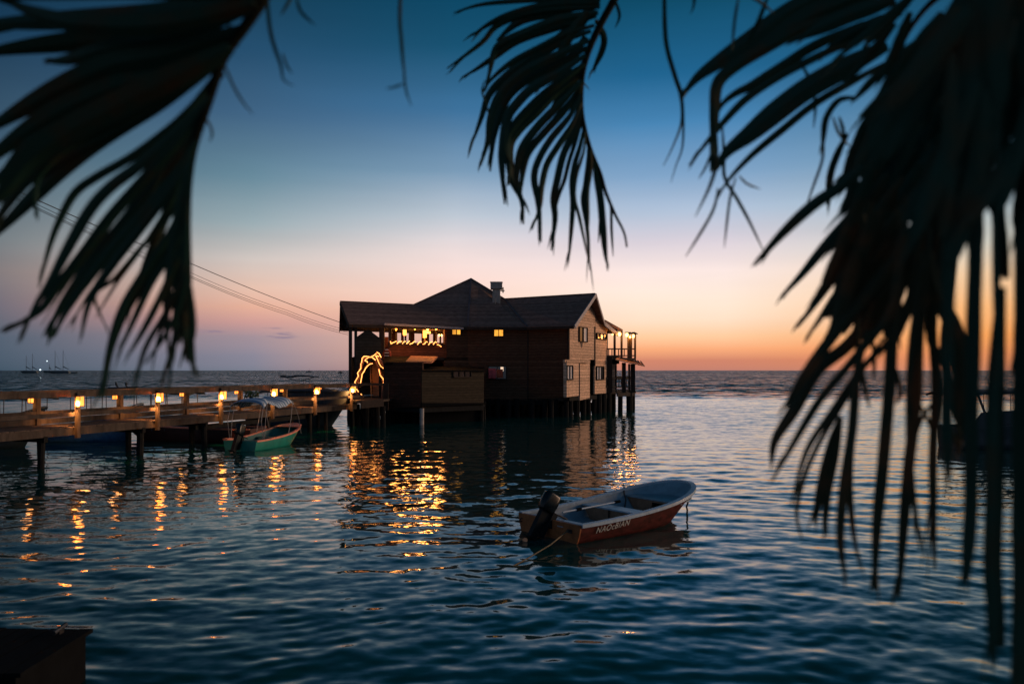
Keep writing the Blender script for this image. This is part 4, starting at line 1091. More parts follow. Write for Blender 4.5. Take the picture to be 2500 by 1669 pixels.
# ---- green boat beside the pier
gr, ghb, gsh, gsec = boat('covered_skiff', (-11.12, 32.6, 0), R(74), 4.15, 1.68, .42, .86, 'green open boat with salmon gunwale and striped sun canopy moored at the pier', 'boat',
          (M['green'], M['green'], M['green_in'], M['salmon']), round_bow=2.3, stern_w=.92, floor=.08, rim=.05)
outboard(gr, -.06, .46, R(26), 1.12)
m_ = MB(); m_.slab([(3.45, -.62, .78), (3.9, -.5, .84), (4.2, -.1, .89), (4.2, .1, .89), (3.9, .5, .84), (3.45, .62, .78)], (0, 0, -.03)); m_.build('bow_deck', M['salmon'], gr, world=False)
rows_ = [gsec(s_) for s_ in (.80, .84, .88, .92, .95)]
m_ = MB(); vs = []; fs = []
for r_ in rows_:
    for p in r_[1:5]: vs.append(Vector((p.x, -p.y - .012, p.z)))
for i in range(4):
    for j in range(3): a = i * 4 + j; fs.append((a, a + 1, a + 5, a + 4))
m_.add(vs, fs); bp_ = m_.build('bow_patch', M['yellow'], gr, world=False, smooth=True)
md = bp_.modifiers.new('solid', 'SOLIDIFY'); md.thickness = .006
m_ = MB(); m_.slab([(.9, -.76, .34), (1.15, -.76, .34), (1.15, .76, .34), (.9, .76, .34)], (0, 0, -.03)); m_.build('seat', M['green_in'], gr, world=False)
m_ = MB(); m_.slab([(2.2, -.8, .38), (2.45, -.8, .38), (2.45, .8, .38), (2.2, .8, .38)], (0, 0, -.03)); m_.build('seat', M['green_in'], gr, world=False)
m_ = MB(); m_.slab([(.0, .62, .44), (.35, .62, .44), (.35, .84, .44), (.0, .84, .44)], (0, 0, .05)); m_.build('corner_pad', M['salmon'], gr, world=False)
# canopy: sagging cloth between bows
NX, NY = 30, 12; vs = []; fs = []
for i in range(NX + 1):
    u = i / NX; x = .45 + 2.3 * u
    sag = 2.08 + .10 * math.cos(u * math.pi * 2) - .18 * (u < .12) * (1 - u / .12) - .10 * max(0, u - .93) / .07
    for j in range(NY + 1):
        v_ = j / NY * 2 - 1
        z = sag - .16 * abs(v_) ** 3 - .05 * math.sin(u * math.pi * 2) * v_ + .02 * math.sin(u * 26 + v_ * 2)
        if abs(v_) > .92: z -= .10
        vs.append((x, v_ * .80, z))
for i in range(NX):
    for j in range(NY):
        a = i * (NY + 1) + j; fs.append((a, a + 1, a + NY + 2, a + NY + 1))
m_ = MB(); m_.add(vs, fs); cn = m_.build('canopy', M['canopy'], gr, world=False, smooth=True)
md = cn.modifiers.new('solid', 'SOLIDIFY'); md.thickness = .015
for x0, x1 in ((.15, .40), (.65, .50), (2.75, 2.3), (2.95, 3.35)):
    for sd_ in (-1, 1):
        m_ = MB(); m_.tube([(x1, sd_ * .80, .48), ((x0 + x1) / 2, sd_ * .80, 1.2), (min(max(x0 + .1, .5), 2.7), sd_ * .77, 1.96)], .014, 6); m_.build('canopy_pole', M['pole'], gr, world=False)
m_ = MB(); m_.lathe([(.05, 0), (.20, .02), (.22, .10), (.12, .17), (.03, .18)], n=10); o = m_.build('fishing_float', M['white'], None, world=False, smooth=True)
o.location = Matrix.Translation(gr.location) @ Matrix.Rotation(R(73), 4, 'Z') @ V(1.35, -.35, .10); o.scale = (1.4, 1, .8); tag(o, 'white rounded bundle lying on the floor of the green boat', 'bundle')

# ---- dark red long boat behind the pier
rb, *_ = boat('moored_skiff', (-11.8, 37.0, 0), R(172), 7.0, 1.9, .62, .95, 'long dark red boat lying in shadow behind the pier', 'boat', (M['dkred'], M['dkred'], M['navy'], M['salmon']), group=None)
# ---- blue tour boats behind the pier with low canopies on thin poles
def tour(px0, px1, d, ztop, hull_px, label, hullm, canm, npole=5, hz=(.55, .95)):
    x0 = (px0 - 1250) / FPX * d; x1 = (px1 - 1250) / FPX * d; hx0 = (hull_px[0] - 1250) / FPX * d; hx1 = (hull_px[1] - 1250) / FPX * d
    t, *_ = boat('tour_boat', (hx0, d, 0), R(1), hx1 - hx0, 2.1, hz[0], hz[1], label, 'boat', (hullm, hullm, M['navy'], M['boat_rim'] if hullm is M['blue'] else hullm))
    ox = hx0
    m_ = MB(); vs = []; fs = []; nx = 14; ny = 6
    for i in range(nx + 1):
        for j in range(ny + 1):
            u = i / nx; v_ = j / ny * 2 - 1
            vs.append((x0 - ox + (x1 - x0) * u, v_ * 1.0, ztop - .12 * v_ * v_ - .10 * (abs(u - .5) * 2) ** 4))
    for i in range(nx):
        for j in range(ny):
            a = i * (ny + 1) + j; fs.append((a, a + 1, a + ny + 2, a + ny + 1))
    m_.add(vs, fs); cn = m_.build('canopy', canm, t, world=False, smooth=True); md = cn.modifiers.new('solid', 'SOLIDIFY'); md.thickness = .08
    for k in range(npole):
        x = x0 - ox + (x1 - x0) * (k + .5) / npole
        for sd_ in (-1, 1):
            m_ = MB(); m_.tube([(x + .1 * math.sin(k * 3), sd_ * .92, hz[0] * .7), (x, sd_ * .92, ztop - .15)], .018, 6); m_.build('canopy_pole', M['pole_dk'], t, world=False)
    return t
tour(178, 480, 37.5, 2.42, (120, 345), 'blue boat behind the pier with a long dark canopy on thin poles', M['blue'], M['canvas_dk'], 8, (.72, 1.75))
tour(-160, 110, 34.0, 2.30, (-200, 108), 'dark blue boat at the far left behind the pier, bow showing under the rail', M['navy'], M['canvas_dk'], 5, (.8, 1.75))
# dark covered boat right behind the pier near the house
db = tour(642, 820, 47.0, 2.25, (612, 850), 'dark covered boat behind the pier rail close to the house', M['navy'], M['canvas_dk'], 4, (1.0, 1.5))
m_ = MB(); m_.slab([(.3, -.9, 1.0), (1.6, -.9, 2.0), (6.0, -.9, 2.1), (5.6, -.9, 1.2)], (0, 1.8, 0)); m_.build('side_screen', M['canvas_dk'], db, world=False)
bq = empty('potted_plant', P(611, 962, 45.5), 'small bushy plant silhouette by the dark boat, left of the striped canopy', 'plant')
pr_ = random.Random(3); m_ = MB()
for i in range(70):
    c_ = Vector((pr_.gauss(0, .28), pr_.gauss(0, .2), pr_.gauss(.0, .22))); a = pr_.uniform(0, 6.28); l_ = .14
    d_ = Vector((math.cos(a), pr_.uniform(-.5, .5), math.sin(a))).normalized() * l_; e_ = d_.orthogonal().normalized() * .05
    m_.slab([c_ - d_, c_ + e_, c_ + d_, c_ - e_], V(0, .01, 0))
m_.build('foliage', M['leaf'], bq, world=False)
m_ = MB(); m_.tube([(0, 0, -.9), (0, 0, .1)], .03, 6); m_.build('stem', M['midrib'], bq, world=False)
# boat with bare canopy frame beyond
tb, *_ = boat('frame_boat', (P(640, 1, 62).x, 62, 0), R(2), 6.2, 2.0, .6, .9, 'boat beyond the pier rail showing a bare flat canopy frame on thin legs', 'boat', (M['navy'], M['navy'], M['navy'], M['navy']))
tf = MB(); zt = 3.3 - (918 - HZ) / FPX * 62
def fx(px): return P(px, 1, 62).x - tb.location.x
tf.tube([(fx(704), -.8, zt - .1), (fx(730), -.8, zt + .05), (fx(750), -.8, zt + .02), (fx(772), -.8, zt - .06)], .05, 6); tf.tube([(fx(704), .8, zt - .1), (fx(730), .8, zt + .05), (fx(750), .8, zt + .02), (fx(772), .8, zt - .06)], .05, 6)
for k in range(9): tf.tube([(fx(704 + k * 8), -.8, zt), (fx(704 + k * 8), .8, zt)], .035, 5)
tf.tube([(fx(688), 0, zt + .02), (fx(772), 0, zt - .02)], .04, 6)
tf.tube([(fx(690), -.8, zt - .02), (fx(704), -.8, zt - .06)], .05, 6); tf.tube([(fx(704), -.8, zt - .10), (fx(728), -.8, zt - .32), (fx(742), -.8, zt - .32), (fx(772), -.8, zt - .08)], .03, 6)
for k in range(6): tf.tube([(fx(688 + k * 3.2), -.8, zt - .12), (fx(688 + k * 3.2) - .05, -.8, zt + .13)], .025, 5)
tf.build('canopy_frame', M['pole_dk'], tb, world=False)
for px in (730, 740, 745, 755):
    m_ = MB(); m_.tube([(fx(px + (2 if px in (740, 755) else 0)), 0, .6), (fx(px), 0, zt - .2)], .022, 6); m_.build('frame_leg', M['pole'], tb, world=False)
ld = empty('ladder_rail', P(667, 945, 40.5), 'thin double loop handrail standing just behind the pier rail', 'handrail')
for x in (-.15, .13):
    m_ = MB(); m_.tube([(x - .12, 0, -.9), (x - .12, 0, .15), (x - .06, 0, .22), (x + .08, 0, .22), (x + .13, 0, .15), (x + .13, 0, -.9)], .012, 6); m_.build('loop', M['pole_dk'], ld, world=False)
# ---- far skiff with two people
fs_, *_ = boat('small_skiff', (P(268, 1, 138).x, 138, 0), R(0), 5.2, 1.4, .35, .5, 'tiny far skiff carrying two people, beyond the pier rail', 'boat', (M['navy'], M['navy'], M['navy'], M['navy']))
def seated(px, d, h, label, lean):
    p = P(px, 1, d); bpy_me = bpy.data.meshes.new('person'); import bmesh
    base = .35
    J = [(0, 0, base + .1), (lean * .3, 0, base + h * .35), (lean * .7, 0, base + h * .62), (lean, 0, base + h * .78), (lean, 0, base + h * .95), (.3, -.12, base + .12), (.42, -.12, base - .25), (.3, .12, base + .12), (.42, .12, base - .25),
         (lean * .8 + .2, -.2, base + h * .42), (lean * .8 + .36, -.1, base + h * .34), (lean * .8 + .2, .2, base + h * .42), (lean * .8 + .36, .1, base + h * .34)]
    E = [(0, 1), (1, 2), (2, 3), (3, 4), (0, 5), (5, 6), (0, 7), (7, 8), (2, 9), (9, 10), (2, 11), (11, 12)]
    Rr = [.17, .16, .18, .06, .11, .09, .06, .09, .06, .055, .04, .055, .04]
    bpy_me.from_pydata(J, E, []); o = bpy.data.objects.new('person', bpy_me); C.objects.link(o); o.location = (p.x, d, .1)
    md = o.modifiers.new('skin', 'SKIN'); sv = bpy_me.skin_vertices[0].data
    for i, r_ in enumerate(Rr): sv[i].radius = (r_, r_)
    sv[0].use_root = True
    sb_ = o.modifiers.new('sub', 'SUBSURF'); sb_.levels = 1; sb_.render_levels = 1
    bpy_me.materials.append(M['shirt']); tag(o, label, 'person', 'people in the far skiff')
seated(283, 138, 1.05, 'person in dark clothes sitting upright, left one in the far skiff', -.02)
seated(306, 138, 1.05, 'person in dark clothes sitting hunched, right one in the far skiff', .14)

# ---- yachts at anchor on the horizon
def yacht(px0, px1, d, masts, label, boom=True):
    x0 = P(px0, 1, d).x; x1 = P(px1, 1, d).x
    t, *_ = boat('sailing_yacht', (x1, d, 0), R(180), x1 - x0, 4.5, 1.9, 2.6, label, 'yacht', (M['yacht'],) * 4, group='yachts anchored on the horizon', inner=False)
    m_ = MB(); m_.slab([(1, -1.6, 1.9), (abs(x1 - x0) * .8, -1.0, 2.3), (abs(x1 - x0) * .8, 1.0, 2.3), (1, 1.6, 1.9)], (0, 0, .8)); m_.build('deck_house', M['yacht'], t, world=False)
    for px, ytop, bx in masts:
        X = -(P(px, 1, d).x - x1); zt = CAMH + (HZ - ytop) / FPX * d
        m_ = MB(); m_.tube([(X, 0, 1), (X, 0, zt)], [.28, .14], 6); mm = m_.build('mast', M['yacht_mast'], t, world=False)
        m_ = MB(); m_.tube([(X, 0, 7.2), (X - bx * d / FPX, 0, 4.2)], [.55, .3], 6); m_.build('furled_sail', M['yacht'], mm, world=False)
        m_ = MB(); m_.tube([(X, 0, zt * .97), (X - bx * 1.2 * d / FPX, 0, 3)], .06, 4); m_.build('stay', M['yacht_mast'], mm, world=False)
yacht(48, 92, 900, [(64, 868, 11), (79, 863, 11)], 'two masted yacht furthest left on the horizon')
yacht(116, 170, 820, [(134.5, 856, 15), (154, 854, 14)], 'two masted yacht with furled slanting sails, rightmost of the anchored yachts')
yacht(104, 128, 1000, [(120, 888, 5)], 'faint low yacht with a short mast between the two big yachts')
for (px, py, d, r_, lb) in ((98.5, 902.5, 850, .55, 'bright white anchor light just above the horizon between the yachts'), (115, 881, 990, .4, 'small white masthead light between the yachts')):
    m_ = MB(); m_.lathe([(.1, r_), (r_ * .8, r_ * .5), (r_, 0), (r_ * .8, -r_ * .5), (.1, -r_)], n=8); o = m_.build('anchor_light', M['mast_light'], None, world=False, smooth=True)
    o.location = P(px, py, d); tag(o, lb, 'lamp')
for px, d, L_, lb in ((755, 1500, 12, 'speck of a boat on the horizon above the bare canopy frame'), (832, 900, 6, 'speck of a buoy boat on the horizon beside the house'), (182, 850, 7, 'low dinghy floating right of the anchored yachts')):
    t, *_ = boat('distant_boat', (P(px, 1, d).x - L_ / 2, d, 0), 0, L_, 2.4, 1.2, 1.5, lb, 'boat', (M['yacht'],) * 4, inner=False)
    if px != 182:
        m_ = MB(); m_.box((L_ * .45, 0, 1.6), (L_ * .3, 1.6, 1.6)); m_.tube([(L_ * .5, 0, 1), (L_ * .5, 0, 6 if px == 755 else 3)], .15, 5); m_.build('cabin', M['yacht'], t, world=False)

# ---- dark covered boat at the right, behind the palm leaves
rbt = tour(2290, 2580, 34.0, 2.50, (2320, 2560), 'dark boat with flat canopy at the right edge behind the palm leaves', M['navy'], M['canvas_dk'], 3, (.9, 1.4))
m_ = MB()
for x in (.6, 2.6, 3.4): m_.beam((x, -.95, 2.35), (x + .5, -.95, 1.0), .07, .07, up=(0, 1, 0)); m_.beam((x + 1.0, -.95, 2.35), (x + .5, -.95, 1.0), .07, .07, up=(0, 1, 0))
m_.slab([(-.2, -.98, 0.2), (4.2, -.98, .2), (4.2, -.98, 1.75), (.8, -.98, 1.55)], (0, .1, 0)); m_.build('side_screen', M['navy'], rbt, world=False)

# ---- dark dock corner at the bottom left
dk = empty('floating_dock', (-5.4, 8.0, 0), 'black low dock corner in the water at the bottom left', 'dock')
m_ = MB(); m_.box((-6.55, 7.9, .2), (4.0, 1.2, .6)); m_.build('float', M['dark'], dk)
m_ = MB(); dr = random.Random(4)
for k in range(26): m_.box((-8.48 + k * .157, 7.9 + dr.uniform(-.02, .02), .52 + dr.uniform(-.006, .006)), (.145, 1.26, .04))
m_.build('deck', M['dark'], dk)
m_ = MB(); m_.tube([(-4.75, 8.25, .58), (-4.75, 8.48, .60)], .025, 7); m_.box((-4.75, 8.36, .555), (.05, .08, .05)); m_.build('cleat', M['iron'], dk)

# ---- cables from the left to the house
def cable(pts, r, label):
    out = []
    for i in range(len(pts) - 1):
        (x0, y0, d0), (x1, y1, d1) = pts[i], pts[i + 1]
        a = P(x0, y0, d0); b = P(x1, y1, d1)
        for k in range(8):
            u = k / 8; p = a.lerp(b, u); p.z -= .10 * 4 * u * (1 - u); out.append(p)
    out.append(P(*pts[-1]))
    m_ = MB(); m_.tube(out, r, 5); tag(m_.build('overhead_cable', M['wire'], None, smooth=True), label, 'cable', 'cables running to the house')
cable([(-350, 285, 24), (0, 447, 30), (462, 641.5, 41), (831, 787, 56), (872, 799, 55)], .020, 'thick topmost overhead cable running down to the house eave')
cable([(-350, 292, 24.3), (0, 455, 30.3), (462, 664, 41.5), (700, 757, 50), (850, 806, 57)], .011, 'thin overhead cable just under the thick one')
cable([(-350, 300, 24.5), (0, 463, 30.5), (462, 672, 41.8), (700, 763, 50.3), (850, 812, 57)], .013, 'third overhead cable from the top, thin')
cable([(-350, 304, 24.7), (0, 467, 30.7), (462, 676, 42), (700, 768, 50.6), (850, 817, 57)], .013, 'lowest of the thin overhead cables')

# ================================================================== PALMS
def cr(pts, n=5):
    """smooth curve through the points"""
    pts = [Vector(p) for p in pts]; out = []
    for i in range(len(pts) - 1):
        p0 = pts[max(i - 1, 0)]; p1 = pts[i]; p2 = pts[i + 1]; p3 = pts[min(i + 2, len(pts) - 1)]
        for k in range(n):
            u = k / n
            out.append(.5 * ((2 * p1) + (-p0 + p2) * u + (2 * p0 - 5 * p1 + 4 * p2 - p3) * u * u + (-p0 + 3 * p1 - 3 * p2 + p3) * u ** 3))
    out.append(pts[-1]); return out
prn = random.Random(21)
def blade(m_, pts, wid, twist=None, fold=.25, w0=.5, tip=.22, vdir=None, pl=.62):
    """leaflet: folded strip, thick at its midrib, wid in metres"""
    pts = cr(pts, 5); n = len(pts); tw = prn.uniform(-.5, .5) if twist is None else twist
    Ls = [0]
    for i in range(1, n): Ls.append(Ls[-1] + (pts[i] - pts[i - 1]).length)
    vs = []
    for i, p in enumerate(pts):
        u = Ls[i] / max(Ls[-1], 1e-6)
        w_ = wid * (w0 + (1 - w0) * min(1, u / .25)) * (1 if u < pl else (1 - ((u - pl) / (1 - pl)) ** 1.6 * (1 - tip)))
        d = (pts[min(i + 1, n - 1)] - pts[max(i - 1, 0)]).normalized()
        vw = (p - Vector((0, 0, CAMH))).normalized() if vdir is None else vdir
        sx = d.cross(vw); sx = sx.normalized() if sx.length > 1e-5 else Vector((1, 0, 0)); up = sx.cross(d).normalized()
        a = tw * (1 + .4 * math.sin(u * 5 + tw * 9)); sd_ = sx * math.cos(a) + up * math.sin(a); nr = d.cross(sd_).normalized()
        h = w_ / 2
        vs += [p - sd_ * h - nr * h * fold, p + nr * (.0012 + .03 * w_), p + sd_ * h - nr * h * fold, p - nr * (.0012 + .03 * w_)]
    o = len(m_.v); m_.v += [tuple(v) for v in vs]
    for i in range(n - 1):
        for j in range(4): m_.f.append(tuple(o + q for q in (i * 4 + j, i * 4 + (j + 1) % 4, (i + 1) * 4 + (j + 1) % 4, (i + 1) * 4 + j)))
    m_.f += [(o, o + 1, o + 2, o + 3), tuple(o + (n - 1) * 4 + j for j in (3, 2, 1, 0))]
def frond(tree, rachis, leaflets, d0, d1, dm=None, rr=.011, mat='leaf', sc_=(1, 0, 0), wk=.64, tip=.20, pl=.60, tws=.45):
    """rachis / leaflets in photograph pixels; distances run d0 (root) to d1 (tip)"""
    k, ox, oy = sc_
    def T(p): return (p[0] / k + ox, p[1] / k + oy) if k != 1 else p
    m_ = MB()
    for w_, pts in leaflets:
        dd = prn.uniform(-.06, .06) * d0
        q = [T(p) for p in pts]; N_ = len(q) - 1
        if len(q) > 2: q[-1] = (q[-1][0] + (q[-1][0] - q[-2][0]) * .14, q[-1][1] + (q[-1][1] - q[-2][1]) * .14)
        blade(m_, [P(x, y, d0 + dd + (d1 - d0) * i / N_ * .8) for i, (x, y) in enumerate(q)], w_ * (wk if w_ < 55 else wk * 1.22) / FPX * d0, twist=prn.uniform(-tws, tws), tip=tip, pl=pl)
        if w_ >= 20 and N_ >= 2:          # split, frayed tips
            for r_ in range(2 if w_ < 50 else 3):
                x, y = q[-2]; x1, y1 = q[-1]; u = prn.uniform(.1, .7); L_ = math.hypot(x1 - x, y1 - y)
                a = math.atan2(y1 - y, x1 - x) + prn.uniform(-.16, .22); l_ = L_ * prn.uniform(.45, 1.0) * (1.1 - u * .4)
                xs, ys = x + (x1 - x) * u, y + (y1 - y) * u
                dz = d0 + dd + (d1 - d0) * .75
                blade(m_, [P(xs, ys, dz), P(xs + math.cos(a) * l_ * .5, ys + math.sin(a) * l_ * .5, dz), P(xs + math.cos(a) * l_, ys + math.sin(a) * l_ + 6, dz)], w_ * .3 * wk / FPX * d0, tip=.1, pl=.4)
    lf = m_.build('frond', M[mat], tree, smooth=False)
    m_ = MB(); q = [T(p) for p in rachis]
    pts = cr([P(x, y, (dm or d0) + (d1 - d0) * .4 * i / len(q)) for i, (x, y) in enumerate(q)], 4)
    m_.tube(pts, [rr * (1 - .8 * i / len(pts)) for i in range(len(pts))], 7); m_.build('midrib', M['midrib'], lf, smooth=True)
    return lf, pts[0]
def wild_frond(tree, base, dirv, L_, droop, seed):
    """ordinary frond outside the photograph's frame"""
    r_ = random.Random(seed); d = Vector(dirv).normalized(); pts = []
    for i in range(12):
        u = i / 11; p = Vector(base) + d * L_ * u; p.z -= droop * u * u; pts.append(p)
    m_ = MB()
    for i in range(70):
        u = .15 + .85 * i / 70; f = u * 11; a = pts[int(min(f, 10))].lerp(pts[int(min(f, 10)) + 1], f - int(min(f, 10)))
        for sd_ in (-1, 1):
            s_ = d.cross(Vector((0, 0, 1))).normalized() * sd_; l_ = .75 * (1 - .6 * abs(u - .45)) * r_.uniform(.85, 1.1)
            p1 = a + (s_ * .8 + d * .5) * l_ * .5 - V(0, 0, .05); p2 = a + (s_ * .8 + d * .7) * l_ - V(0, 0, .45 * l_)
            blade(m_, [a, p1, p2], .035, twist=r_.uniform(-.6, .6), vdir=Vector((0, 0, 1)))
    lf = m_.build('frond', M['leaf'], tree)
    m_ = MB(); m_.tube(pts, [.022 * (1 - .8 * i / 12) for i in range(12)], 6); m_.build('midrib', M['midrib'], lf, smooth=True)
def palm(name, foot, crown, label):
    t = empty(name, foot, label, 'palm tree', 'coconut palms leaning over the viewer')
    f = Vector(foot); c_ = Vector(crown); pts = []; rs = []
    for i in range(30):
        u = i / 29; p = f.lerp(c_, u); p.x += .25 * math.sin(u * 3.1) * (1 if c_.x < 0 else -1); pts.append(p); rs.append(.17 - .07 * u + .008 * (i % 2))
    m_ = MB(); m_.tube(pts, rs, 12); m_.build('trunk', M['trunk'], t, smooth=True)
    return t
def link_rib(fr, start, crown, r=.02):
    m_ = MB(); a = Vector(start); b_ = Vector(crown); mid_ = a.lerp(b_, .5) + V(0, 0, .25)
    m_.tube(cr([b_, mid_, a], 5), [r] * 11, 7); m_.build('leaf_stalk', M['midrib'], fr, smooth=True)

left = palm('palm_tree', (-3.4, -.6, .7), (-2.3, 1.0, 6.0), 'left palm whose big drooping frond hangs blurred over the upper left of the view')
LF = [(60, [(640, -10), (350, -25), (100, -20), (-50, 0)]), (70, [(630, 0), (400, 30), (200, 45), (-60, 60)]), (66, [(622, 10), (400, 60), (200, 60), (90, 35), (20, 5)]), (74, [(615, 15), (420, 75), (220, 100), (60, 118), (-60, 135)]),
      (60, [(610, 20), (430, 85), (260, 120), (170, 145), (120, 150)]), (76, [(592, 75), (420, 128), (270, 160), (150, 215), (50, 270), (-40, 325)]),
      (78, [(575, 100), (440, 158), (290, 208), (150, 270), (40, 340), (-50, 410)]), (78, [(562, 118), (430, 185), (300, 250), (160, 325), (70, 395), (10, 470), (-40, 520)]), (80, [(560, 100), (420, 160), (300, 215), (170, 285), (60, 370), (0, 440)]),
      (60, [(548, 140), (400, 240), (250, 335), (150, 412), (70, 490), (10, 550), (-30, 590)]), (46, [(540, 150), (420, 225), (300, 292), (190, 345), (120, 400), (90, 450), (88, 520)]), (70, [(552, 130), (430, 205), (310, 275), (200, 335), (110, 395), (50, 450), (-10, 540)]),
      (36, [(520, 200), (430, 300), (330, 378), (240, 430), (185, 470), (150, 530), (122, 600), (98, 690)]), (46, [(510, 235), (420, 330), (340, 402), (270, 455), (220, 510), (170, 595), (120, 690), (86, 745), (58, 806)]),
      (46, [(505, 255), (430, 350), (350, 440), (270, 530), (200, 625), (140, 700), (95, 760), (18, 805)]), (50, [(490, 300), (440, 372), (380, 445), (300, 545), (215, 650), (150, 745), (118, 812)]),
      (44, [(480, 345), (425, 430), (350, 520), (270, 610), (200, 700), (155, 770), (132, 818)]), (40, [(472, 385), (410, 470), (340, 560), (270, 650), (218, 735), (200, 815)]), (22, [(466, 430), (415, 525), (340, 610), (280, 680), (232, 718), (246, 770), (262, 800)]),
      (34, [(464, 450), (420, 560), (350, 668), (300, 752), (268, 850), (248, 960)]), (36, [(462, 480), (415, 580), (350, 690), (300, 770), (268, 862), (256, 955)]), (28, [(462, 520), (430, 600), (370, 690), (325, 785), (290, 862)]),
      (28, [(462, 560), (430, 640), (390, 730), (345, 815), (312, 868)]), (24, [(464, 600), (440, 690), (400, 770), (352, 855), (326, 958)]), (20, [(465, 640), (440, 740), (402, 820), (358, 880)]),
      (22, [(466, 680), (448, 780), (420, 850), (415, 938)]), (18, [(466, 690), (440, 800), (405, 900), (392, 960)]), (18, [(468, 740), (458, 820), (440, 890)]), (24, [(466, 700), (472, 800), (463, 860), (479, 915)]),
      (44, [(456, 460), (446, 580), (436, 720), (425, 850)]), (36, [(458, 500), (452, 640), (450, 780), (454, 868)]), (40, [(470, 380), (440, 500), (420, 620), (405, 760), (412, 850)]), (36, [(462, 420), (452, 560), (440, 700), (440, 820)]),
      (42, [(480, 320), (440, 440), (400, 540), (360, 640), (320, 740)]), (20, [(400, 410), (330, 550), (265, 655), (215, 722), (178, 785)]), (16, [(430, 470), (350, 600), (285, 690), (240, 765)]), (16, [(455, 640), (420, 740), (385, 830), (372, 900)]), (14, [(440, 360), (330, 470), (240, 590), (165, 690), (108, 782)]), (30, [(520, 190), (480, 250), (430, 310), (380, 350)])]
fr, st0 = frond(left, [(690, -90), (640, 0), (600, 62), (545, 142), (508, 250), (475, 350), (461, 440), (458, 540), (461, 640), (463, 740), (470, 830), (474, 890)], LF, 2.0, 2.25, rr=.017)
link_rib(fr, st0, (-2.3, 1.0, 6.0))
fr, st0 = frond(left, [(560, -80), (760, -60), (1000, -60)], [(15, [(648, -60), (655, 40), (665, 100), (685, 160), (692, 195), (714, 208)]), (9, [(690, 130), (700, 160), (712, 178)]), (12, [(720, -30), (705, 5), (688, 34)]), (12, [(722, -10), (735, 30), (765, 58)])], 2.3, 2.3, rr=.010)
link_rib(fr, st0, (-2.3, 1.0, 6.0))
fr, st0 = frond(left, [(800, -150), (900, -90), (1000, -70)], [(15, [(980, -60), (976, 40), (980, 100), (984, 150), (990, 205)]), (9, [(985, 150), (990, 215), (1003, 255)]), (8, [(985, 205), (965, 212), (945, 216)])], 2.3, 2.3, rr=.010)
fr2 = fr; link_rib(fr, st0, (-2.3, 1.0, 6.0))
fr, st0 = frond(left, [(560, 60), (545, 110), (500, 270)], [(10, [(542, 140), (565, 200), (590, 245), (615, 276)])], 2.05, 2.1, rr=.004)
fr, st0 = frond(left, [(545, 180), (500, 240), (485, 300)], [(10, [(490, 272), (512, 305), (518, 330), (512, 345)])], 2.05, 2.1, rr=.006)
for k, (dv, dr_) in enumerate((((-1, -.8, .5), 2.2), ((.2, -1, .6), 2.0), ((-1, .1, .4), 2.4), ((.9, -.8, .6), 2.2), ((-.4, -.9, .1), 1.8))): wild_frond(left, (-2.3, 1.0, 6.0), dv, 3.4, dr_, 40 + k)

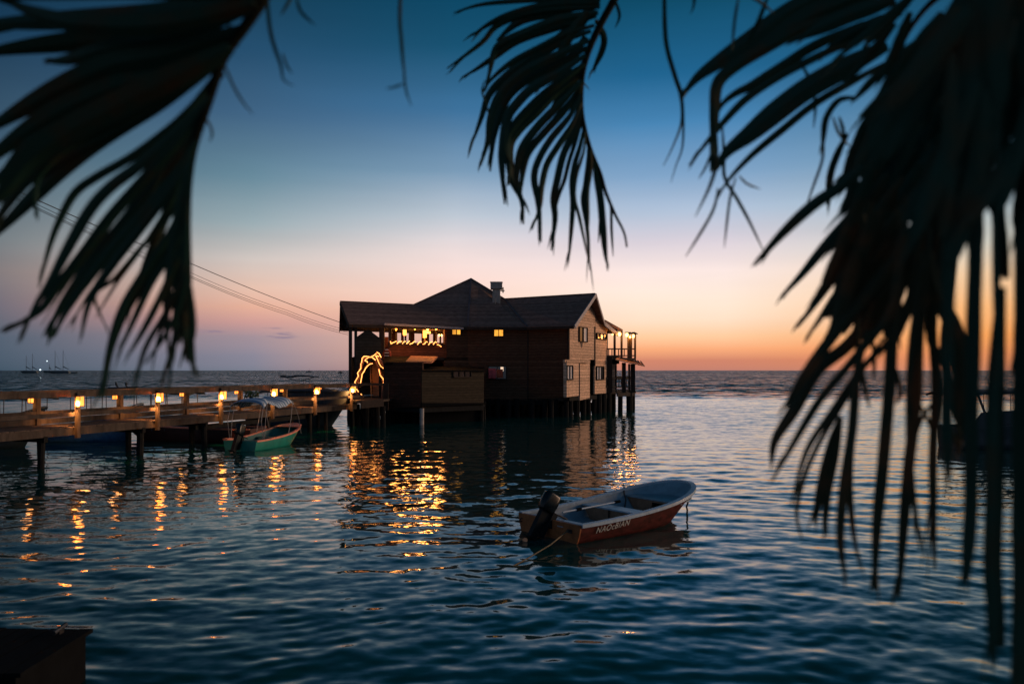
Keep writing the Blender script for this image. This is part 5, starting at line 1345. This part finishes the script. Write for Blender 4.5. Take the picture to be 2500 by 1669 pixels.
right = palm('palm_tree', (4.2, -.8, .7), (3.0, 1.2, 6.2), 'right palm whose ragged fronds hang in front of the whole right side of the view')
CF = [(20, [(900, 0), (600, 0), (300, 22), (150, 65)]), (30, [(930, 20), (650, 30), (450, 80), (330, 130), (240, 190)]), (28, [(930, 40), (650, 60), (480, 95), (360, 150), (280, 240), (115, 360)]), (36, [(920, 70), (700, 110), (500, 190), (400, 235), (350, 290), (320, 430)]),
      (30, [(910, 90), (700, 150), (480, 225), (350, 315), (250, 382), (190, 415)]), (40, [(930, -10), (700, 60), (500, 110), (380, 210)]), (24, [(900, 140), (740, 190), (600, 260), (450, 340), (340, 430), (290, 500)]),
      (34, [(880, 170), (700, 230), (550, 310), (400, 430), (320, 520), (280, 640), (230, 780)]), (36, [(870, 220), (700, 300), (500, 400), (380, 520), (330, 650), (315, 770), (280, 890)]), (36, [(860, 260), (700, 350), (540, 430), (440, 510), (390, 600), (345, 750), (330, 915)]),
      (38, [(850, 300), (700, 400), (560, 480), (470, 570), (420, 650), (395, 800), (390, 900), (405, 1090)]), (36, [(845, 350), (700, 460), (580, 560), (460, 690), (420, 780), (435, 900), (430, 1000)]), (36, [(840, 400), (700, 500), (580, 620), (480, 720), (435, 810), (450, 980), (500, 1090), (510, 1210)]),
      (32, [(835, 440), (720, 560), (600, 680), (510, 800), (480, 900), (475, 1000), (510, 1100)]), (30, [(830, 480), (740, 600), (630, 720), (540, 830), (510, 930), (495, 1060)]), (27, [(828, 520), (760, 640), (660, 760), (590, 880), (568, 980), (592, 1120), (605, 1300)]),
      (26, [(828, 560), (780, 680), (700, 800), (640, 900), (612, 1020), (600, 1140), (560, 1240)]), (29, [(830, 600), (790, 720), (730, 840), (695, 980), (675, 1090), (682, 1200), (665, 1350)]), (18, [(835, 640), (800, 760), (760, 880), (735, 980), (700, 1080), (680, 1180)]),
      (22, [(845, 680), (820, 800), (790, 900), (775, 1000), (780, 1120), (770, 1280), (758, 1420)]), (15, [(850, 720), (840, 830), (800, 960), (790, 1080), (820, 1200), (868, 1430)]), (20, [(865, 780), (862, 880), (850, 1000), (835, 1100), (858, 1250), (872, 1450)]),
      (18, [(880, 820), (880, 920), (862, 1050), (865, 1200), (860, 1330)]), (28, [(900, 880), (908, 960), (930, 1080), (945, 1250), (960, 1400), (972, 1450)]), (14, [(930, 960), (938, 1100), (922, 1300)]), (12, [(955, 1060), (988, 1120), (992, 1250), (1000, 1385)]),
      (26, [(905, 110), (950, 200), (940, 280), (890, 385)]), (12, [(1000, -20), (1035, 80), (1015, 145)]), (5, [(830, 440), (850, 465), (870, 490)]), (8, [(300, 440), (285, 500), (310, 580), (330, 660)]), (8, [(420, 700), (410, 820), (470, 940), (500, 1060)]),
      (40, [(860, 60), (760, 200), (700, 330), (600, 470)]), (40, [(850, 200), (770, 330), (700, 450), (600, 560)]), (36, [(850, 330), (780, 450), (700, 560), (640, 660)]), (50, [(900, 20), (820, 120), (700, 220), (560, 330)]), (26, [(828, 460), (800, 560), (760, 640)])]
fr, st0 = frond(right, [(1180, -170), (1050, -60), (985, 40), (900, 200), (850, 330), (828, 450), (828, 620), (870, 800), (930, 950), (960, 1050), (1010, 1170), (1060, 1270), (1076, 1352)], CF, 3.9, 4.1, rr=.022, sc_=(2.24, 1050, 0))
link_rib(fr, st0, (3.0, 1.2, 6.2), .025)
K = (1.96, 1600, 0)
AF = [(58, [(950, -60), (750, 0), (600, 80), (450, 190), (300, 295), (200, 370), (145, 438)]), (44, [(960, 60), (720, 130), (520, 235), (380, 320), (300, 400), (285, 520), (280, 640), (268, 800)]), (36, [(1000, 110), (760, 222), (620, 310), (470, 405), (380, 450), (320, 500), (290, 560)]),
      (28, [(1050, 170), (860, 235), (720, 300), (580, 375), (440, 470), (340, 570), (240, 690), (170, 780)]), (64, [(1110, 215), (910, 320), (730, 420), (580, 530), (450, 640), (350, 720), (300, 790)]), (27, [(1150, 280), (910, 410), (760, 500), (610, 620), (460, 745), (360, 850), (308, 925)]),
      (14, [(275, 420), (285, 600), (292, 760), (265, 880), (200, 1018)]), (13, [(320, 600), (328, 740), (332, 850), (390, 950), (450, 1060), (512, 1190)]), (10, [(385, 850), (355, 960), (332, 1160)]), (11, [(300, 900), (270, 1020), (160, 1203)]), (8, [(400, 840), (440, 880), (495, 902)]),
      (12, [(690, 290), (745, 400), (765, 500), (758, 600)]), (10, [(400, -20), (380, 100), (368, 230)]), (16, [(540, -20), (490, 110), (430, 220)]), (11, [(430, -30), (500, 10), (560, 60)]), (9, [(280, 700), (240, 800), (210, 850)]),
      (60, [(1100, -60), (880, 20), (700, 100), (540, 190)]), (54, [(1150, 0), (960, 60), (820, 120), (700, 180)]), (40, [(1180, 60), (1000, 130), (880, 200), (800, 260)]),
      (22, [(960, 470), (880, 480), (820, 560), (805, 650), (800, 720)]), (10, [(805, 640), (800, 760), (760, 880), (722, 985)]), (12, [(880, 560), (900, 640), (890, 720)]), (26, [(920, 640), (870, 740), (835, 850), (828, 990)]), (10, [(850, 560), (880, 640), (930, 700)])]
fr, st0 = frond(right, [(1900, -260), (1560, -120), (1350, -10), (1230, 120), (1150, 280), (1100, 420)], AF, 2.7, 2.85, rr=.016, sc_=K, wk=.72, tip=.2, pl=.6, tws=.3)
link_rib(fr, st0, (3.0, 1.2, 6.2))
BF = [(34, [(1300, 500), (1100, 700), (900, 880), (750, 985), (600, 1125), (488, 1252)]), (36, [(1350, 560), (1150, 800), (950, 1020), (800, 1190), (700, 1312), (615, 1405)]), (32, [(1400, 640), (1200, 880), (1000, 1120), (870, 1300), (760, 1455), (688, 1552)]),
      (28, [(1420, 700), (1200, 990), (1000, 1240), (870, 1405), (785, 1530), (735, 1600)])]
prb = random.Random(17)
for i in range(40):      # the dense middle of the mass
    x0 = prb.uniform(1080, 1640); y0 = prb.uniform(-120, 820); a = prb.uniform(R(108), R(140)); L_ = prb.uniform(260, 520)
    x1 = x0 + math.cos(a) * L_; y1 = y0 + math.sin(a) * L_
    lim = 860 + max(0, y1 - 700) * .1 if y1 < 1000 else 880
    if x1 < lim: x1 = lim + prb.uniform(0, 40)
    BF.append((prb.uniform(22, 40), [(x0, y0), ((x0 + x1) / 2 + prb.uniform(-15, 15), (y0 + y1) / 2), (x1, y1)]))
for i in range(26):
    x0 = prb.uniform(1000, 1300); y0 = prb.uniform(380, 900); a = prb.uniform(R(100), R(128)); L_ = prb.uniform(300, 480)
    x1 = max(x0 + math.cos(a) * L_, 905); y1 = y0 + math.sin(a) * L_
    BF.append((prb.uniform(26, 40), [(x0, y0), ((x0 + x1) / 2, (y0 + y1) / 2), (x1, y1)]))
for i in range(20):
    x0 = prb.uniform(1330, 1500); y0 = prb.uniform(500, 800); BF.append((prb.uniform(28, 44), [(x0, y0), (x0 - prb.uniform(20, 60), y0 + 130), (x0 - prb.uniform(60, 150), y0 + prb.uniform(240, 320))]))
BF.append((40, [(1330, 1000), (1330, 1120), (1370, 1250), (1400, 1400)])); BF.append((30, [(1500, 700), (1480, 900), (1430, 1100), (1400, 1180)]))
fr, st0 = frond(right, [(1900, -200), (1640, 100), (1500, 400), (1420, 700), (1380, 900)], BF, 2.35, 2.5, rr=.02, sc_=K, wk=.86, tip=.25, pl=.66, tws=.3, mat='leaf')
link_rib(fr, st0, (3.0, 1.2, 6.2))
K3 = (1.467, 1800, 600)
DF = [(34, [(640, -40), (480, 150), (340, 325), (230, 478), (178, 565)]), (42, [(620, 50), (500, 220), (400, 350), (285, 445), (200, 590), (135, 695), (124, 765)]), (24, [(560, 200), (420, 400), (300, 545), (205, 700), (133, 825)]), (20, [(600, 250), (440, 445), (330, 605), (245, 740), (200, 905)]),
      (16, [(520, 330), (380, 560), (285, 720), (232, 850), (212, 960), (230, 1040)]), (30, [(370, 610), (340, 700), (305, 830), (280, 975)]), (24, [(372, 620), (350, 760), (322, 900), (312, 1025)]), (28, [(470, 300), (428, 450), (412, 650), (382, 850), (368, 1050), (386, 1175)]),
      (20, [(432, 420), (420, 600), (404, 800), (410, 980), (431, 1110)]), (34, [(560, 250), (545, 500), (520, 800), (500, 1000), (492, 1205)]), (32, [(650, 300), (640, 550), (612, 800), (592, 1050), (580, 1235)]), (20, [(620, 400), (615, 700), (628, 880), (652, 1065)]), (26, [(700, 250), (710, 500), (700, 800), (706, 1115)]),
      (26, [(690, 300), (740, 420), (780, 560), (800, 700)]), (46, [(690, 20), (700, 120), (740, 220), (780, 300), (806, 430), (812, 640)]), (16, [(430, 260), (440, 420), (470, 560)]), (12, [(480, 300), (490, 400), (488, 470)]), (12, [(700, 560), (660, 620), (640, 680)]), (12, [(650, 560), (690, 640), (700, 680)]),
      (14, [(560, 420), (585, 520), (570, 560)]), (12, [(730, 560), (760, 640), (800, 740)]), (30, [(740, 380), (780, 540), (800, 640), (790, 730)])]
DF = [(w_, ([(p_[0][0] + 45, p_[0][1] - 380)] + p_) if p_[0][0] >= 540 and p_[0][1] >= 200 and len(p_) > 3 else p_) for w_, p_ in DF]
for i in range(44):
    x0 = prb.uniform(420, 700); y0 = prb.uniform(-160, 60); x1 = x0 + prb.uniform(-190, 10); y1 = y0 + prb.uniform(220, 330)
    if x1 < 300: x1 = 300 + prb.uniform(0, 60)
    DF.append((prb.uniform(26, 44), [(x0, y0), ((x0 + x1) / 2 + prb.uniform(-8, 8), (y0 + y1) / 2), (x1, y1)]))
fr, st0 = frond(right, [(1100, -500), (900, -380), (790, -240), (720, -100), (700, 60), (704, 200)], DF, 2.1, 2.2, rr=.017, sc_=K3, wk=.82, tip=.3, pl=.72, tws=.25, mat='leaf_dry')
link_rib(fr, st0, (3.0, 1.2, 6.2))
EF = []
for x, w_, y0, y1 in ((2314, 30, 420, 1150), (2381, 34, 320, 980), (2371, 34, 840, 1400), (2429, 16, 280, 920), (2428, 44, 860, 1560), (2418, 26, 1000, 1600), (2490, 30, 150, 1660), (2508, 50, 60, 1700), (2494, 30, 300, 1640), (2520, 60, 0, 1700), (2484, 24, 700, 1500), (2350, 24, 240, 430), (2405, 30, 200, 500), (2446, 34, 150, 660), (2352, 30, 160, 450)):
    o_ = prb.uniform(-3, 3)
    EF.append((w_, [(x + 16 + o_, y0 - 160), (x + 3, y0 + 100), (x, (y0 + y1) / 2), (x + prb.uniform(-12, 12), y1 - 150), (x + prb.uniform(-14, 20), y1)]))
for i in range(40):      # solid shade of the upper right corner
    x0 = prb.uniform(2330, 2620); y0 = prb.uniform(-150, 250); a = prb.uniform(R(85), R(130)); L_ = prb.uniform(200, 420)
    EF.append((prb.uniform(32, 60), [(x0, y0), (x0 + math.cos(a) * L_ * .5, y0 + math.sin(a) * L_ * .5), (x0 + math.cos(a) * L_, y0 + math.sin(a) * L_)]))
for i in range(26):
    x0 = prb.uniform(2502, 2650); y0 = prb.uniform(100, 900); L_ = prb.uniform(300, 600)
    EF.append((prb.uniform(30, 50), [(x0, y0), (x0 - 8, y0 + L_ / 2), (x0 + prb.uniform(-14, 14), y0 + L_)]))
for x, y0, y1 in ((2496, 600, 1660), (2488, 1000, 1669), (2312, 250, 560), (2325, 180, 450)): EF.append((34, [(x + 14, y0 - 120), (x + 3, (y0 + y1) / 2), (x + prb.uniform(-8, 8), y1)]))
fr, st0 = frond(right, [(2900, -400), (2700, -120), (2560, -60), (2400, -60), (2280, 0)], EF, 1.55, 1.6, rr=.014, wk=1.0, tip=.45, pl=.85, tws=.2)
link_rib(fr, st0, (3.0, 1.2, 6.2))
UF = [(15, [(1620, -60), (1622, 60), (1628, 120), (1648, 190), (1663, 238), (1664, 300), (1642, 360), (1622, 400)]), (12, [(1624, -60), (1625, 60), (1631, 120), (1651, 190), (1665, 240), (1667, 350), (1650, 405), (1640, 440)])]
fr, st0 = frond(right, [(2100, -260), (1850, -110), (1700, -60), (1600, -70)], UF, 3.0, 3.0, rr=.010)
link_rib(fr, st0, (3.0, 1.2, 6.2))
fr, st0 = frond(right, [(2000, -200), (1800, -90), (1690, -50)], [(12, [(1697, -60), (1694, 10), (1686, 32)])], 3.1, 3.1, rr=.008)
for k, (dv, dr_) in enumerate((((1, -.8, .5), 2.2), ((-.2, -1, .6), 2.0), ((1, .2, .3), 2.6), ((-.9, -.8, .6), 2.2), ((.4, -.9, .1), 1.8))): wild_frond(right, (3.0, 1.2, 6.2), dv, 3.4, dr_, 60 + k)
